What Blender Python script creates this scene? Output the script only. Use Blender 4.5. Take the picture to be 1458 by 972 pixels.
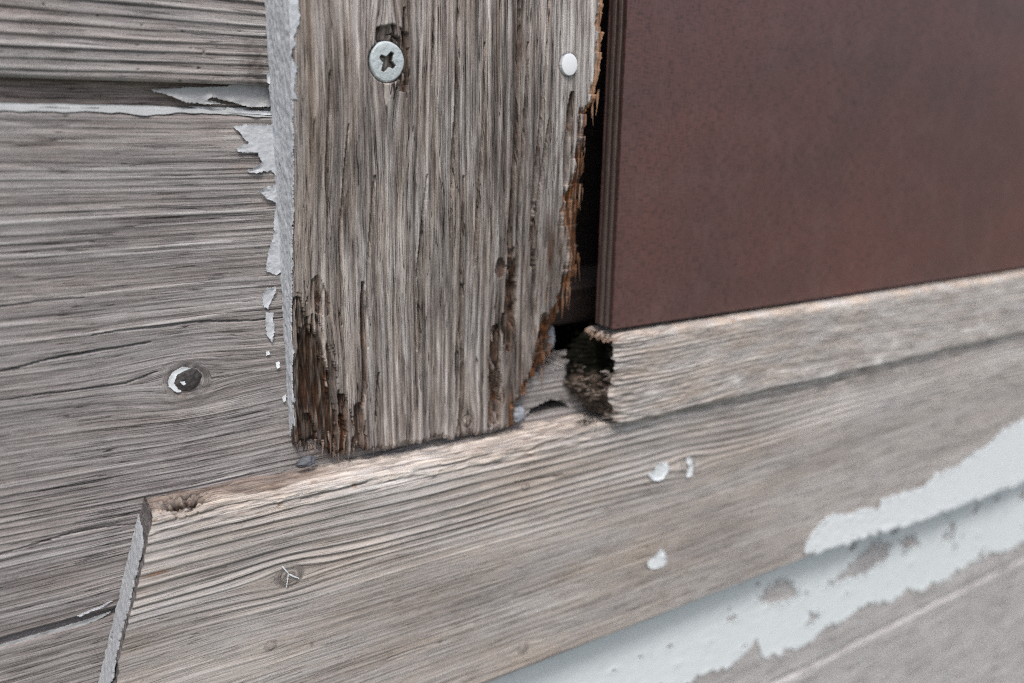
import bpy, math, random
import numpy as np
from mathutils import Matrix

# ------------------------------------------------------------------ camera, sky, sun, exposure
for o in list(bpy.data.objects):
    bpy.data.objects.remove(o)
scene = bpy.context.scene
MM = 0.001
cam_d = bpy.data.cameras.new('camera')
cam = bpy.data.objects.new('camera', cam_d)
scene.collection.objects.link(cam)
scene.camera = cam
RX = (0.84530974, -0.12585038, 0.51924284)
RY = (-0.53406227, -0.22655807, 0.81452374)
RZ = (0.01513053, -0.96583286, -0.25872369)
cam.matrix_world = Matrix((
    (RX[0], -RX[1], -RX[2], -0.06112),
    (RY[0], -RY[1], -RY[2], -0.20363),
    (RZ[0], -RZ[1], -RZ[2], 0.07360),
    (0, 0, 0, 1)))
cam_d.sensor_width = 36.0
cam_d.lens = 1180.0 / 1458.0 * 36.0
cam_d.clip_start = 0.005
cam_d.clip_end = 6000.0
cam_d.dof.use_dof = True
cam_d.dof.focus_distance = 0.207
cam_d.dof.aperture_fstop = 8.3

SUN_EL, SUN_AZ = math.radians(58), math.radians(205)   # azimuth from +Y (into the wall) clockwise
world = bpy.data.worlds.new('World')
scene.world = world
world.use_nodes = True
wn = world.node_tree
wn.nodes.clear()
sky = wn.nodes.new('ShaderNodeTexSky')
sky.sky_type = 'NISHITA'
sky.sun_disc = False
sky.sun_elevation = SUN_EL
sky.sun_rotation = SUN_AZ
sky.air_density = 1.0
sky.dust_density = 4.0
sky.ozone_density = 1.0
bg = wn.nodes.new('ShaderNodeBackground')
bg.inputs['Strength'].default_value = 0.10
wo = wn.nodes.new('ShaderNodeOutputWorld')
wn.links.new(sky.outputs[0], bg.inputs['Color'])
wn.links.new(bg.outputs[0], wo.inputs['Surface'])

sun_d = bpy.data.lights.new('sun', 'SUN')
sun_d.energy = 1.5
sun_d.angle = math.radians(14)
sun_d.color = (1.0, 0.975, 0.95)
sun = bpy.data.objects.new('sun', sun_d)
scene.collection.objects.link(sun)
dx, dy, dz = (math.sin(SUN_AZ) * math.cos(SUN_EL), math.cos(SUN_AZ) * math.cos(SUN_EL), math.sin(SUN_EL))
from mathutils import Vector
sun.rotation_euler = Vector((dx, dy, dz)).to_track_quat('Z', 'Y').to_euler()
sun.location = (0.3 * dx, 3 * dy, 3 * dz)

vs = scene.view_settings
vs.view_transform = 'Standard'
vs.look = 'None'
vs.exposure = 0.58
vs.gamma = 1.0
vs.use_curve_mapping = False
scene.render.engine = 'CYCLES'
scene.cycles.use_denoising = False
scene.cycles.use_adaptive_sampling = False
scene.cycles.filter_width = 1.15
scene.cycles.max_bounces = 6
scene.cycles.diffuse_bounces = 4

# ------------------------------------------------------------------ outlines measured on the boards (millimetres: along, up)
TR_EDGE = [(85.6, 104.6), (85.8, 97.6), (85.6, 92.2), (85.5, 85.0), (83.9, 77.6), (82.3, 75.4), (82.9, 68.3), (84.0, 56.6), (85.0, 44.4), (86.3, 33.7), (85.7, 28.4), (84.0, 21.9), (82.0, 17.7), (80.5, 13.0), (79.0, 6.9), (78.3, 1.8), (74.2, -2.3), (71.7, -4.1), (70.7, -7.1), (67.0, -8.9), (66.0, -12.3), (67.6, -15.8), (66.4, -17.1)]
TR_BOT = [(0.2, -10.0), (1.5, -9.9), (2.9, -11.6), (5.3, -9.5), (7.1, -11.4), (8.6, -13.7), (11.3, -15.3), (14.4, -15.4), (17.5, -13.6), (18.9, -15.5), (21.6, -14.9), (25.1, -16.2), (30.0, -15.4), (35.5, -16.0), (39.9, -15.2), (44.5, -16.8), (47.2, -16.5), (52.7, -16.9), (58.2, -17.1), (66.4, -17.1)]
CR1 = [(41.4, 102.5), (41.0, 91.4), (41.0, 76.1), (41.3, 58.2), (42.0, 42.9)]
CR1b = [(44.5, 59.4), (45.8, 42.7), (47.2, 22.7), (48.5, 4.6), (48.0, -6.9), (47.0, -16.2)]
CR2 = [(58.3, 104.0), (58.6, 87.4), (59.4, 73.4), (60.0, 54.6), (60.5, 41.7), (62.5, 29.4), (63.4, 18.8), (64.2, 10.0)]
CR3 = [(67.5, 103.9), (66.9, 78.3), (66.7, 62.1), (67.8, 42.7), (70.4, 31.0), (71.6, 17.8), (72.9, 2.2)]
CR4 = [(76.2, 81.1), (76.1, 68.3), (77.3, 55.8)]
CR5 = [(35.0, 102.0), (34.4, 91.0), (34.0, 81.5)]
CR6 = [(17.9, 33.5), (18.5, 20.1), (19.0, 5.3), (18.1, -1.6)]
CR7 = [(58.3, 11.7), (58.3, 4.4), (59.2, -2.3), (59.3, -8.9), (58.7, -14.3)]
CR8 = [(23.0, 7.6), (22.4, -0.3), (21.8, -7.3)]
CR9 = [(61.3, 92.6), (61.6, 75.4), (62.2, 57.2), (63.3, 43.6), (64.4, 29.2)]
CR10 = [(27.0, 98.3), (27.0, 90.6), (27.7, 78.1)]
CR11 = [(8.6, 83.6), (7.9, 61.9), (8.6, 46.8)]
CR12 = [(48.5, 91.9), (49.2, 71.7), (49.6, 50.1), (50.3, 34.5)]
CR13 = [(33.4, 45.3), (34.3, 22.2), (35.7, -0.5)]
ROT_BL = [(1.0, 30.0), (2.4, 23.7), (4.9, 25.2), (7.9, 17.3), (10.1, 9.6), (11.8, -2.4), (10.9, -15.2), (-0.1, -12.9), (-0.0, 5.5)]
HOLE1 = [(12.5, 2.2), (14.1, -3.3), (15.1, -9.0), (14.4, -16.0), (10.9, -15.2), (11.7, -4.4)]
HOLE2 = [(3.4, -2.1), (4.4, -5.4), (5.2, -11.0), (3.6, -12.3), (3.6, -5.8)]
HOLE3 = [(5.9, 35.0), (8.0, 29.9), (8.4, 25.9), (6.0, 27.3), (4.4, 29.7), (4.9, 33.8)]
HOLE4 = [(57.9, 11.5), (59.9, 10.2), (59.7, 4.1), (61.4, -2.2), (62.5, -7.2), (60.1, -13.5), (58.2, -14.4), (59.0, -4.5), (57.8, 4.4)]
HOLE5 = [(60.9, 33.7), (63.1, 32.7), (64.7, 20.8), (64.8, 8.2), (63.0, 10.2), (62.0, 23.2)]
HOLE6 = [(74.8, 13.5), (77.4, 12.7), (77.5, 6.0), (74.9, -1.7), (72.6, -2.7), (74.0, 4.7)]
HOLE7 = [(58.3, 35.5), (59.5, 33.8), (59.0, 31.4), (57.9, 32.9)]
HOLE8 = [(16.9, -1.0), (18.0, -5.6), (18.5, -14.8), (16.9, -14.5), (16.3, -7.7)]
SCREW = [(22.6, 86.1), (18.4, 85.9), (27.1, 86.3), (22.6, 90.8), (22.6, 81.4)]
SCREWHOLE = [(20.7, 92.7), (24.1, 93.5), (26.9, 92.2), (27.3, 84.4), (27.0, 80.4), (25.1, 80.9), (26.2, 85.9), (24.0, 91.1), (20.7, 90.9)]
NAIL = [(74.2, 87.8), (71.7, 87.7), (76.9, 87.9), (74.0, 90.7), (74.4, 85.0)]
PF1 = [(0.5, 71.4), (-6.1, 71.5), (-9.7, 71.0), (-7.9, 69.4), (-7.3, 68.2), (-6.1, 67.3), (-9.1, 66.1), (-9.0, 65.3), (-4.2, 65.1), (-4.0, 63.6), (-3.2, 62.8), (-6.8, 60.8), (-6.4, 60.3), (-1.3, 60.7), (-0.0, 59.5), (0.6, 58.5)]
PF2 = [(0.2, 57.5), (-2.0, 57.1), (-4.6, 56.1), (-2.6, 53.9), (-0.7, 53.0), (0.5, 52.8)]
PF3 = [(0.5, 53.6), (-1.0, 51.1), (-1.8, 44.3), (-2.7, 42.6), (-4.2, 36.6), (-1.8, 35.3), (-0.1, 36.1), (1.1, 45.8)]
PF4 = [(-4.1, 32.2), (-2.0, 32.3), (-1.9, 30.9), (-3.0, 29.5), (-4.2, 26.8), (-5.4, 28.0), (-5.1, 30.5)]
PF5 = [(-4.8, 26.1), (-2.9, 25.6), (-3.0, 21.2), (-3.7, 18.3), (-4.7, 19.9), (-5.0, 23.3)]
PF6 = [(-5.4, 15.8), (-4.5, 16.1), (-4.4, 15.1), (-5.3, 14.9)]
PF7 = [(-3.1, 12.7), (-2.2, 12.9), (-2.1, 11.4), (-2.9, 11.2)]
PF8 = [(-1.9, 3.2), (-0.9, 3.8), (-1.0, 2.1), (-1.7, 1.9)]
PF9 = [(-27.8, 13.8), (-25.6, 14.9), (-23.7, 14.3), (-25.1, 13.9), (-26.9, 13.2), (-27.7, 11.3), (-27.0, 9.6), (-26.1, 8.9), (-27.4, 8.8), (-28.9, 10.5), (-29.0, 12.1)]
PF10 = [(-1.0, 82.9), (0.8, 84.2), (0.9, 81.1), (-0.1, 80.7), (-0.9, 81.0)]
KNOT1 = [(-24.6, 11.4), (-27.6, 11.9), (-21.5, 10.9), (-24.4, 14.4), (-24.8, 8.7)]
MCR1 = [(-63.8, 19.3), (-54.3, 20.5), (-41.5, 21.5), (-31.8, 21.7)]
MCR2 = [(-44.1, 25.1), (-32.2, 25.5), (-19.6, 25.3), (1.3, 23.8)]
MCR3 = [(-64.6, 13.0), (-49.6, 12.8), (-38.0, 12.8), (-30.9, 14.6)]
MCR4 = [(-62.0, 33.5), (-52.8, 33.9), (-44.6, 33.7)]
MCR5 = [(-67.8, -23.3), (-53.4, -21.9), (-35.1, -23.1)]
BAND_FLAKE = [(-26.7, 78.7), (-20.7, 79.2), (-9.8, 80.0), (-8.2, 80.5), (2.0, 80.4), (1.7, 75.7), (-4.9, 75.4), (-8.4, 76.4), (-13.2, 77.6), (-14.8, 76.9), (-10.4, 75.9), (-14.9, 76.0), (-19.2, 76.2), (-22.4, 77.5), (-23.6, 77.9)]
GROOVE_W = [(-55.6, 74.5), (-48.1, 74.4), (-40.3, 74.2), (-32.7, 74.1), (-28.5, 73.3), (-21.9, 74.0), (-11.9, 73.7), (0.5, 73.0), (0.5, 74.3), (-55.6, 75.0)]
AP_W = [(202.7, -94.5), (201.7, -91.0), (203.9, -86.0), (208.7, -81.3), (222.1, -81.3), (231.9, -84.8), (234.8, -83.0), (247.9, -85.9), (249.1, -82.3), (260.6, -82.1), (273.9, -83.6), (280.3, -83.7), (289.0, -79.5), (308.7, -79.0), (319.4, -75.3), (330.8, -73.0), (341.9, -68.7), (351.0, -67.2), (362.4, -66.0), (376.8, -64.5), (389.4, -100.7), (374.5, -102.0), (283.3, -100.5), (251.4, -97.9), (224.8, -96.6), (211.3, -96.3)]
AP_F1 = [(114.1, -39.6), (117.1, -38.6), (118.8, -36.1), (122.7, -37.7), (124.2, -40.1), (120.6, -42.9), (117.4, -42.7)]
AP_F2 = [(116.0, -72.7), (119.1, -72.3), (122.0, -68.6), (125.8, -74.2), (124.7, -76.9), (118.4, -76.2)]
AP_F3 = [(131.0, -37.5), (133.0, -37.4), (134.6, -40.9), (135.0, -44.6), (132.3, -44.6), (133.0, -41.0)]
AP_F4 = [(-8.0, -37.4), (-6.7, -39.8), (-4.3, -41.8), (-6.4, -40.7), (-7.3, -42.9), (-6.9, -40.2)]
AP_KN = [(-6.4, -40.7), (133.2, -40.0), (66.5, -32.3), (-12.4, -59.3), (66.5, -89.3)]
AP_END = [(-40.3, -21.4), (-41.6, -25.2), (-45.0, -35.6), (-48.8, -50.0), (-52.8, -62.9)]
AP_ENDF = [(-39.6, -15.8), (-42.2, -26.9), (-45.9, -39.3), (-50.1, -54.7)]
BL_BOT = [(155.8, -145.3), (163.5, -144.4), (179.7, -143.8), (187.8, -141.7), (193.6, -137.0), (199.7, -149.6), (208.8, -151.2), (227.5, -151.6), (249.3, -149.3), (269.9, -147.6), (304.2, -151.0), (332.3, -154.2), (360.7, -151.2), (417.7, -154.5)]
BL_H1 = [(191.2, -118.3), (199.1, -113.5), (211.1, -114.6), (220.4, -127.1), (209.7, -126.4), (198.5, -124.7)]
BL_H2 = [(232.9, -125.8), (244.8, -124.2), (268.2, -113.0), (284.6, -119.5), (282.8, -126.4), (266.4, -130.0), (245.3, -127.2)]
BL_H3 = [(226.1, -142.4), (227.6, -137.2), (236.5, -138.8), (233.5, -143.9)]
BL_H4 = [(288.3, -118.6), (302.3, -118.0), (307.7, -125.9), (295.9, -127.6)]
BL_H5 = [(331.8, -120.8), (336.9, -121.4), (341.2, -132.5), (335.7, -131.0)]
BL_H6 = [(364.4, -152.3), (367.8, -147.4), (372.9, -146.3), (373.5, -152.8)]
BL_H7 = [(398.6, -119.4), (410.7, -118.1), (413.9, -127.3), (402.0, -125.3)]
BL_EDGE2 = [(218.6, -170.2), (427.7, -184.7)]
LUMP1 = [(2.6, -12.6), (-0.3, -13.9), (5.5, -12.4)]
LUMP2 = [(69.8, -11.1), (67.3, -10.7), (72.4, -11.6), (69.8, -8.8), (69.9, -13.4)]
LUMP3 = [(85.2, 7.4), (83.0, 10.4), (87.2, 5.4)]
PINK = [(73.2, -14.7), (78.2, -2.8), (86.3, -1.7), (90.6, -8.3), (90.9, -15.5), (86.6, -12.6), (81.2, -12.1), (75.9, -13.6)]
STRIP_END = [(95.3, 10.6), (94.2, 6.4), (93.1, -2.3), (91.3, -8.8), (94.4, -15.1), (97.9, -18.5)]
STRIP_ENDB = [(87.1, 10.2), (87.9, -10.8), (96.6, -17.1)]
STRIP2 = [(95.3, 10.2), (97.9, -18.5), (339.4, -17.8), (329.3, 12.7)]
RAIL = [(98.8, 17.0), (90.2, 24.7)]

# ------------------------------------------------------------------ noise and grids (numpy)
rng = np.random.RandomState(7)
PERM = rng.permutation(4096).astype(np.int64)
GA = rng.rand(4096) * 2 * math.pi
GX, GY = np.cos(GA), np.sin(GA)

def perlin(x, y, seed=0):
    x, y = np.broadcast_arrays(np.asarray(x, float), np.asarray(y, float))
    xi = np.floor(x).astype(np.int64); yi = np.floor(y).astype(np.int64)
    xf = x - xi; yf = y - yi
    def g(ix, iy):
        h = PERM[(PERM[(ix + seed * 131) & 4095] + iy * 57 + seed * 17) & 4095]
        return GX[h] * (x - ix) + GY[h] * (y - iy)
    ux = xf * xf * xf * (xf * (xf * 6 - 15) + 10)
    uy = yf * yf * yf * (yf * (yf * 6 - 15) + 10)
    a = g(xi, yi) * (1 - ux) + g(xi + 1, yi) * ux
    b = g(xi, yi + 1) * (1 - ux) + g(xi + 1, yi + 1) * ux
    return 1.5 * (a * (1 - uy) + b * uy)

def fbm(x, y, octv, seed=0):
    r = 0; a = 1.0
    for i in range(octv):
        r = r + a * perlin(x * 2 ** i, y * 2 ** i, seed + i * 3)
        a *= .5
    return r

def sstep(a, b, x):
    t = np.clip((x - a) / (b - a), 0, 1)
    return t * t * (3 - 2 * t)

def spans(*segs):
    out = []
    for a, b, d in segs:
        n = max(1, int(round((b - a) / d)))
        out.append(np.linspace(a, b, n, endpoint=False))
    out.append(np.array([segs[-1][1]]))
    return np.concatenate(out)

def poly_sd(x, z, poly):
    """signed distance to a polygon, negative inside"""
    p = np.array(poly, float)
    d = np.full(x.shape, 1e9); ins = np.zeros(x.shape, bool)
    n = len(p)
    for i in range(n):
        ax, az = p[i]; bx, bz = p[(i + 1) % n]
        ex, ez = bx - ax, bz - az
        L2 = ex * ex + ez * ez + 1e-9
        t = np.clip(((x - ax) * ex + (z - az) * ez) / L2, 0, 1)
        d = np.minimum(d, (x - ax - t * ex) ** 2 + (z - az - t * ez) ** 2)
        c = ((az > z) != (bz > z)) & (x < (bx - ax) * (z - az) / (bz - az + 1e-12) + ax)
        ins ^= c
    d = np.sqrt(d)
    return np.where(ins, -d, d)

def poly_sd_local(x, z, poly, pad=6.0):
    """poly_sd evaluated only near the polygon"""
    p = np.array(poly, float)
    m = (x > p[:, 0].min() - pad) & (x < p[:, 0].max() + pad) & (z > p[:, 1].min() - pad) & (z < p[:, 1].max() + pad)
    r = np.full(x.shape, pad)
    if m.any():
        r[m] = poly_sd(x[m], z[m], poly)
    return r

def link(o, parent=None):
    scene.collection.objects.link(o)
    if parent is not None:
        o.parent = parent
    return o

def thing(name, label, cat, loc=(0, 0, 0), group=None):
    o = bpy.data.objects.new(name, None)
    o.empty_display_size = 0.01
    o.location = [c * MM for c in loc]
    link(o)
    o['label'] = label; o['category'] = cat; o['kind'] = 'thing'
    if group: o['group'] = group
    return o

def finish_mesh(name, V, loops, starts, nsm, mat, parent, attrs):
    """V in world millimetres"""
    org = np.zeros(3)
    if parent is not None:
        p = parent
        while p is not None:
            org += np.array(p.location) / MM; p = p.parent
    me = bpy.data.meshes.new(name)
    me.vertices.add(len(V))
    me.vertices.foreach_set('co', ((V - org) * MM).astype(np.float32).ravel())
    me.loops.add(len(loops))
    me.loops.foreach_set('vertex_index', loops.astype(np.int32))
    me.polygons.add(len(starts))
    me.polygons.foreach_set('loop_start', starts.astype(np.int32))
    me.update(calc_edges=True)
    sm = np.zeros(len(starts), bool); sm[:nsm] = True
    me.polygons.foreach_set('use_smooth', sm)
    for k, a in attrs.items():
        if a.ndim == 2:
            at = me.attributes.new(k, 'FLOAT_VECTOR', 'POINT'); at.data.foreach_set('vector', a.astype(np.float32).ravel())
        else:
            at = me.attributes.new(k, 'FLOAT', 'POINT'); at.data.foreach_set('value', a.astype(np.float32))
    me.materials.append(mat)
    o = bpy.data.objects.new(name, me)
    link(o, parent)
    return o

def grid_obj(name, P, mat, parent, mask=None, back=None, attrs=None):
    """grid of points P (rows, cols, 3) as one mesh; mask cuts quads out; the cut outline is walled back to `back`"""
    attrs = attrs or {}
    nv, nu = P.shape[:2]
    N = nv * nu
    idx = np.arange(N).reshape(nv, nu)
    a = idx[:-1, :-1]; b = idx[:-1, 1:]; c = idx[1:, 1:]; d = idx[1:, :-1]
    if mask is None:
        mask = np.ones((nv - 1, nu - 1), bool)
    q = np.stack([a[mask], b[mask], c[mask], d[mask]], 1)
    used = np.zeros(N, bool); used[q.ravel()] = True
    remap = np.cumsum(used) - 1
    V = P.reshape(-1, 3)[used]
    A = {k: v.reshape(N, -1)[used].squeeze() if v.ndim == 3 else v.reshape(N)[used] for k, v in attrs.items()}
    nsm = len(q)
    loops = remap[q].ravel()
    if back is not None:
        ed = np.concatenate([q[:, [0, 1]], q[:, [1, 2]], q[:, [2, 3]], q[:, [3, 0]]])
        key = np.minimum(ed[:, 0], ed[:, 1]) * N + np.maximum(ed[:, 0], ed[:, 1])
        _, first, cnt = np.unique(key, return_index=True, return_counts=True)
        be = ed[first[cnt == 1]]
        bv = np.unique(be.ravel())
        pos = np.full(N, -1); pos[bv] = np.arange(len(bv))
        B = np.broadcast_to(back, P.shape).reshape(-1, 3) if not np.isscalar(back) else None
        F = P.reshape(-1, 3)[bv]
        if B is None:
            Bk = F.copy(); Bk[:, 1] = back
        else:
            Bk = B[bv]
        n0 = len(V); nb = len(bv)
        V = np.concatenate([V, F, Bk])
        sq = np.stack([pos[be[:, 1]] + n0, pos[be[:, 0]] + n0, pos[be[:, 0]] + n0 + nb, pos[be[:, 1]] + n0 + nb], 1)
        loops = np.concatenate([loops, sq.ravel()])
        for k, v in attrs.items():
            vv = (v.reshape(N, -1) if v.ndim == 3 else v.reshape(N))[bv]
            v2 = vv.copy()
            if k == 'grain':
                v2[:, 2] += np.abs(F[:, 1] - Bk[:, 1]); v2[:, 1] += 0.35 * np.abs(F[:, 1] - Bk[:, 1])
            A[k] = np.concatenate([A[k], vv, v2])
    starts = np.arange(len(loops) // 4) * 4
    return finish_mesh(name, V, loops, starts, nsm, mat, parent, A)

def box_obj(name, x0, x1, y0, y1, z0, z1, mat, parent, bev=0.0):
    v = np.array([(x, y, z) for z in (z0, z1) for y in (y0, y1) for x in (x0, x1)], float)
    f = np.array([(0, 2, 3, 1), (4, 5, 7, 6), (0, 1, 5, 4), (2, 6, 7, 3), (1, 3, 7, 5), (0, 4, 6, 2)])
    o = finish_mesh(name, v, f.ravel(), np.arange(6) * 4, 0, mat, parent, {})
    if bev:
        m = o.modifiers.new('bevel', 'BEVEL'); m.width = bev * MM; m.segments = 2
    return o

# ------------------------------------------------------------------ materials
class NT:
    def __init__(s, name):
        s.m = bpy.data.materials.new(name); s.m.use_nodes = True
        s.t = s.m.node_tree; s.t.nodes.clear()
        s.out = s.n('ShaderNodeOutputMaterial')
        s.b = s.n('ShaderNodeBsdfPrincipled')
        s.l(s.b.outputs[0], s.out.inputs['Surface'])
    def n(s, typ, **kw):
        n = s.t.nodes.new(typ)
        for k, v in kw.items(): setattr(n, k, v)
        return n
    def l(s, a, b): s.t.links.new(a, b)
    def val(s, sock, v):
        if hasattr(v, 'links'): s.l(v, sock)
        else: sock.default_value = v
    def math(s, op, a, b=0.0, clamp=False):
        n = s.n('ShaderNodeMath', operation=op, use_clamp=clamp)
        s.val(n.inputs[0], a); s.val(n.inputs[1], b)
        return n.outputs[0]
    def attr(s, name, vec=False):
        n = s.n('ShaderNodeAttribute', attribute_name=name)
        return n.outputs['Vector'] if vec else n.outputs['Fac']
    def vmul(s, v, k):
        n = s.n('ShaderNodeVectorMath', operation='MULTIPLY')
        s.l(v, n.inputs[0]); n.inputs[1].default_value = k
        return n.outputs[0]
    def noise(s, v, scale=1.0, detail=3.0, rough=.55, dist=0.0):
        n = s.n('ShaderNodeTexNoise')
        s.l(v, n.inputs['Vector'])
        n.inputs['Scale'].default_value = scale; n.inputs['Detail'].default_value = detail
        n.inputs['Roughness'].default_value = rough; n.inputs['Distortion'].default_value = dist
        return n.outputs['Fac']
    def ramp(s, fac, stops):
        n = s.n('ShaderNodeValToRGB')
        s.l(fac, n.inputs[0])
        e = n.color_ramp.elements
        while len(e) < len(stops): e.new(.5)
        for el, (p, c) in zip(e, stops):
            el.position = p; el.color = (*c, 1)
        return n.outputs[0]
    def mix(s, fac, a, b, blend='MIX'):
        n = s.n('ShaderNodeMix', data_type='RGBA', blend_type=blend)
        s.val(n.inputs['Factor'], fac)
        for sock, c in ((n.inputs[6], a), (n.inputs[7], b)):
            if hasattr(c, 'links'): s.l(c, sock)
            else: sock.default_value = (*c, 1)
        return n.outputs[2]
    def bump(s, h, dist, strength=1.0, normal=None):
        n = s.n('ShaderNodeBump')
        n.inputs['Strength'].default_value = strength
        n.inputs['Distance'].default_value = dist
        s.l(h, n.inputs['Height'])
        if normal is not None: s.l(normal, n.inputs['Normal'])
        return n.outputs[0]

def wood_mat(name, stops, warmcol, rotstops=None, fib=0.30, rough=.86, bump=.05):
    t = NT(name)
    g = t.attr('grain', True)
    n1 = t.noise(t.vmul(g, (.17, 4.4, .5)), 1.0, 4, .66)         # fine fibres
    n2 = t.noise(t.vmul(g, (.05, 1.1, .3)), 1.0, 3, .55, .3)    # broad streaks
    n3 = t.noise(t.vmul(g, (1.8, 4.6, .8)), 1.0, 4, .68)        # weathered grit
    tone = t.attr('tone')
    f = t.math('ADD', tone, t.math('MULTIPLY', t.math('SUBTRACT', n1, .5), fib * 2.0))
    f = t.math('ADD', f, t.math('MULTIPLY', t.math('SUBTRACT', n2, .5), fib * 1.2))
    n4 = t.noise(t.vmul(g, (.055, 5.0, .4)), 1.0, 3, .5, .1)     # hairline fissures along the fibres
    n5 = t.noise(t.vmul(g, (.20, 8.5, .8)), 1.0, 2, .5)          # single bleached fibres
    f = t.math('ADD', f, t.math('MULTIPLY', t.math('SUBTRACT', n3, .5), fib * 1.5))
    fis = t.ramp(n4, [(.57, (0, 0, 0)), (.68, (1, 1, 1))])
    n6 = t.noise(t.vmul(g, (.022, 1.15, .2)), 1.0, 2, .45, .1)   # long thin checks: contour lines of stretched noise
    lc = t.ramp(t.math('ABSOLUTE', t.math('SUBTRACT', n6, .5)), [(.003, (1, 1, 1)), (.012, (0, 0, 0))])
    gate = t.ramp(t.noise(t.vmul(g, (.05, .25, .1)), 1.0, 2, .5), [(.42, (0, 0, 0)), (.52, (1, 1, 1))])
    lc = t.math('MULTIPLY', lc, gate)
    fis = t.math('MAXIMUM', fis, t.math('MULTIPLY', lc, 1.5))
    wht = t.ramp(n5, [(.56, (0, 0, 0)), (.70, (1, 1, 1))])
    f = t.math('ADD', f, t.math('MULTIPLY', wht, fib * .55))
    f = t.math('SUBTRACT', f, t.math('MULTIPLY', fis, fib * 1.1), True)
    col = t.ramp(f, stops)
    col = t.mix(t.attr('warm'), col, warmcol, 'MULTIPLY')
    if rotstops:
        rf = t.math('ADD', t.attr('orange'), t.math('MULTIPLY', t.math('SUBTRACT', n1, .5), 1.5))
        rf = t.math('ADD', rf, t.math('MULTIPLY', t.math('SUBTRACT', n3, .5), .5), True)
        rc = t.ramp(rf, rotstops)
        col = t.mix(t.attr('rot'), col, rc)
    t.l(col, t.b.inputs['Base Color'])
    t.b.inputs['Roughness'].default_value = rough
    t.b.inputs['Specular IOR Level'].default_value = .25
    hgt = t.math('ADD', t.math('MULTIPLY', n1, 1.0), t.math('MULTIPLY', n3, .6))
    hgt = t.math('SUBTRACT', hgt, t.math('MULTIPLY', fis, .9))
    hgt = t.math('ADD', hgt, t.math('MULTIPLY', wht, .25))
    t.l(t.bump(hgt, bump * 2.4 * MM, .9), t.b.inputs['Normal'])
    return t.m

def paint_mat(name, c0, c1, rough=.55, bump=.06, scale=900., dirt=(.25, .24, .23), dirt_amt=.25):
    t = NT(name)
    tc = t.n('ShaderNodeTexCoord').outputs['Object']
    n1 = t.noise(tc, scale, 4, .6)
    n2 = t.noise(tc, scale * .16, 4, .6, .4)
    n3 = t.noise(tc, scale * 2.6, 2, .6)
    col = t.mix(n2, c0, c1)
    d = t.ramp(n1, [(.60, (0, 0, 0)), (.74, (1, 1, 1))])
    col = t.mix(t.math('MULTIPLY', d, dirt_amt), col, dirt)
    t.l(col, t.b.inputs['Base Color'])
    t.b.inputs['Roughness'].default_value = rough
    h = t.math('ADD', t.math('MULTIPLY', n1, 1.0), t.math('MULTIPLY', n3, .4))
    t.l(t.bump(h, bump * 3 * MM, .8), t.b.inputs['Normal'])
    return t.m

GREY = [(.0, (.032, .029, .028)), (.26, (.125, .116, .114)), (.52, (.285, .268, .264)), (.78, (.47, .455, .45)), (1.0, (.66, .65, .645))]
PALE = [(.0, (.050, .046, .043)), (.26, (.178, .165, .157)), (.52, (.350, .330, .318)), (.78, (.54, .52, .505)), (1.0, (.72, .705, .69))]
BROWN = [(.0, (.020, .017, .016)), (.24, (.092, .081, .075)), (.50, (.245, .222, .210)), (.76, (.47, .445, .43)), (1.0, (.72, .70, .685))]
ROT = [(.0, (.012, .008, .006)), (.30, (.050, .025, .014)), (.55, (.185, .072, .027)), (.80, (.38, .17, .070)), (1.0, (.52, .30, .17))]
M = {}
M['plank'] = wood_mat('weathered_grey_wood', GREY, (1.0, .91, .85), ROT, fib=.28)
M['sill'] = wood_mat('weathered_pale_wood', PALE, (1.0, .88, .77), ROT, fib=.20)
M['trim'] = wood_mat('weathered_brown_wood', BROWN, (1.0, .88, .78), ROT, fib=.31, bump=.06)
M['paint_grey'] = paint_mat('old_grey_paint', (.48, .505, .54), (.57, .595, .625), dirt_amt=.22, bump=.045)
M['paint_dark'] = paint_mat('weathered_dark_grey_paint', (.36, .38, .405), (.50, .52, .545), bump=.08, scale=1300., dirt_amt=.45)
M['paint_blue'] = paint_mat('pale_blue_paint', (.67, .725, .745), (.74, .785, .795), dirt_amt=.30, bump=.05, scale=260., dirt=(.36, .37, .37))
M['paint_dull'] = paint_mat('dull_grey_paint', (.33, .34, .35), (.42, .43, .44), dirt_amt=.5, bump=.05)
M['paint_pale'] = paint_mat('pale_grey_paint', (.31, .33, .34), (.44, .46, .47), dirt_amt=.4, bump=.08)
M['paint_white'] = paint_mat('old_white_paint', (.67, .72, .745), (.75, .785, .80), dirt_amt=.12, bump=.05)

# ------------------------------------------------------------------ wood relief
def rnd(k, s):
    return (np.sin(k * 12.9898 + s * 78.233) * 43758.5453) % 1.0

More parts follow.
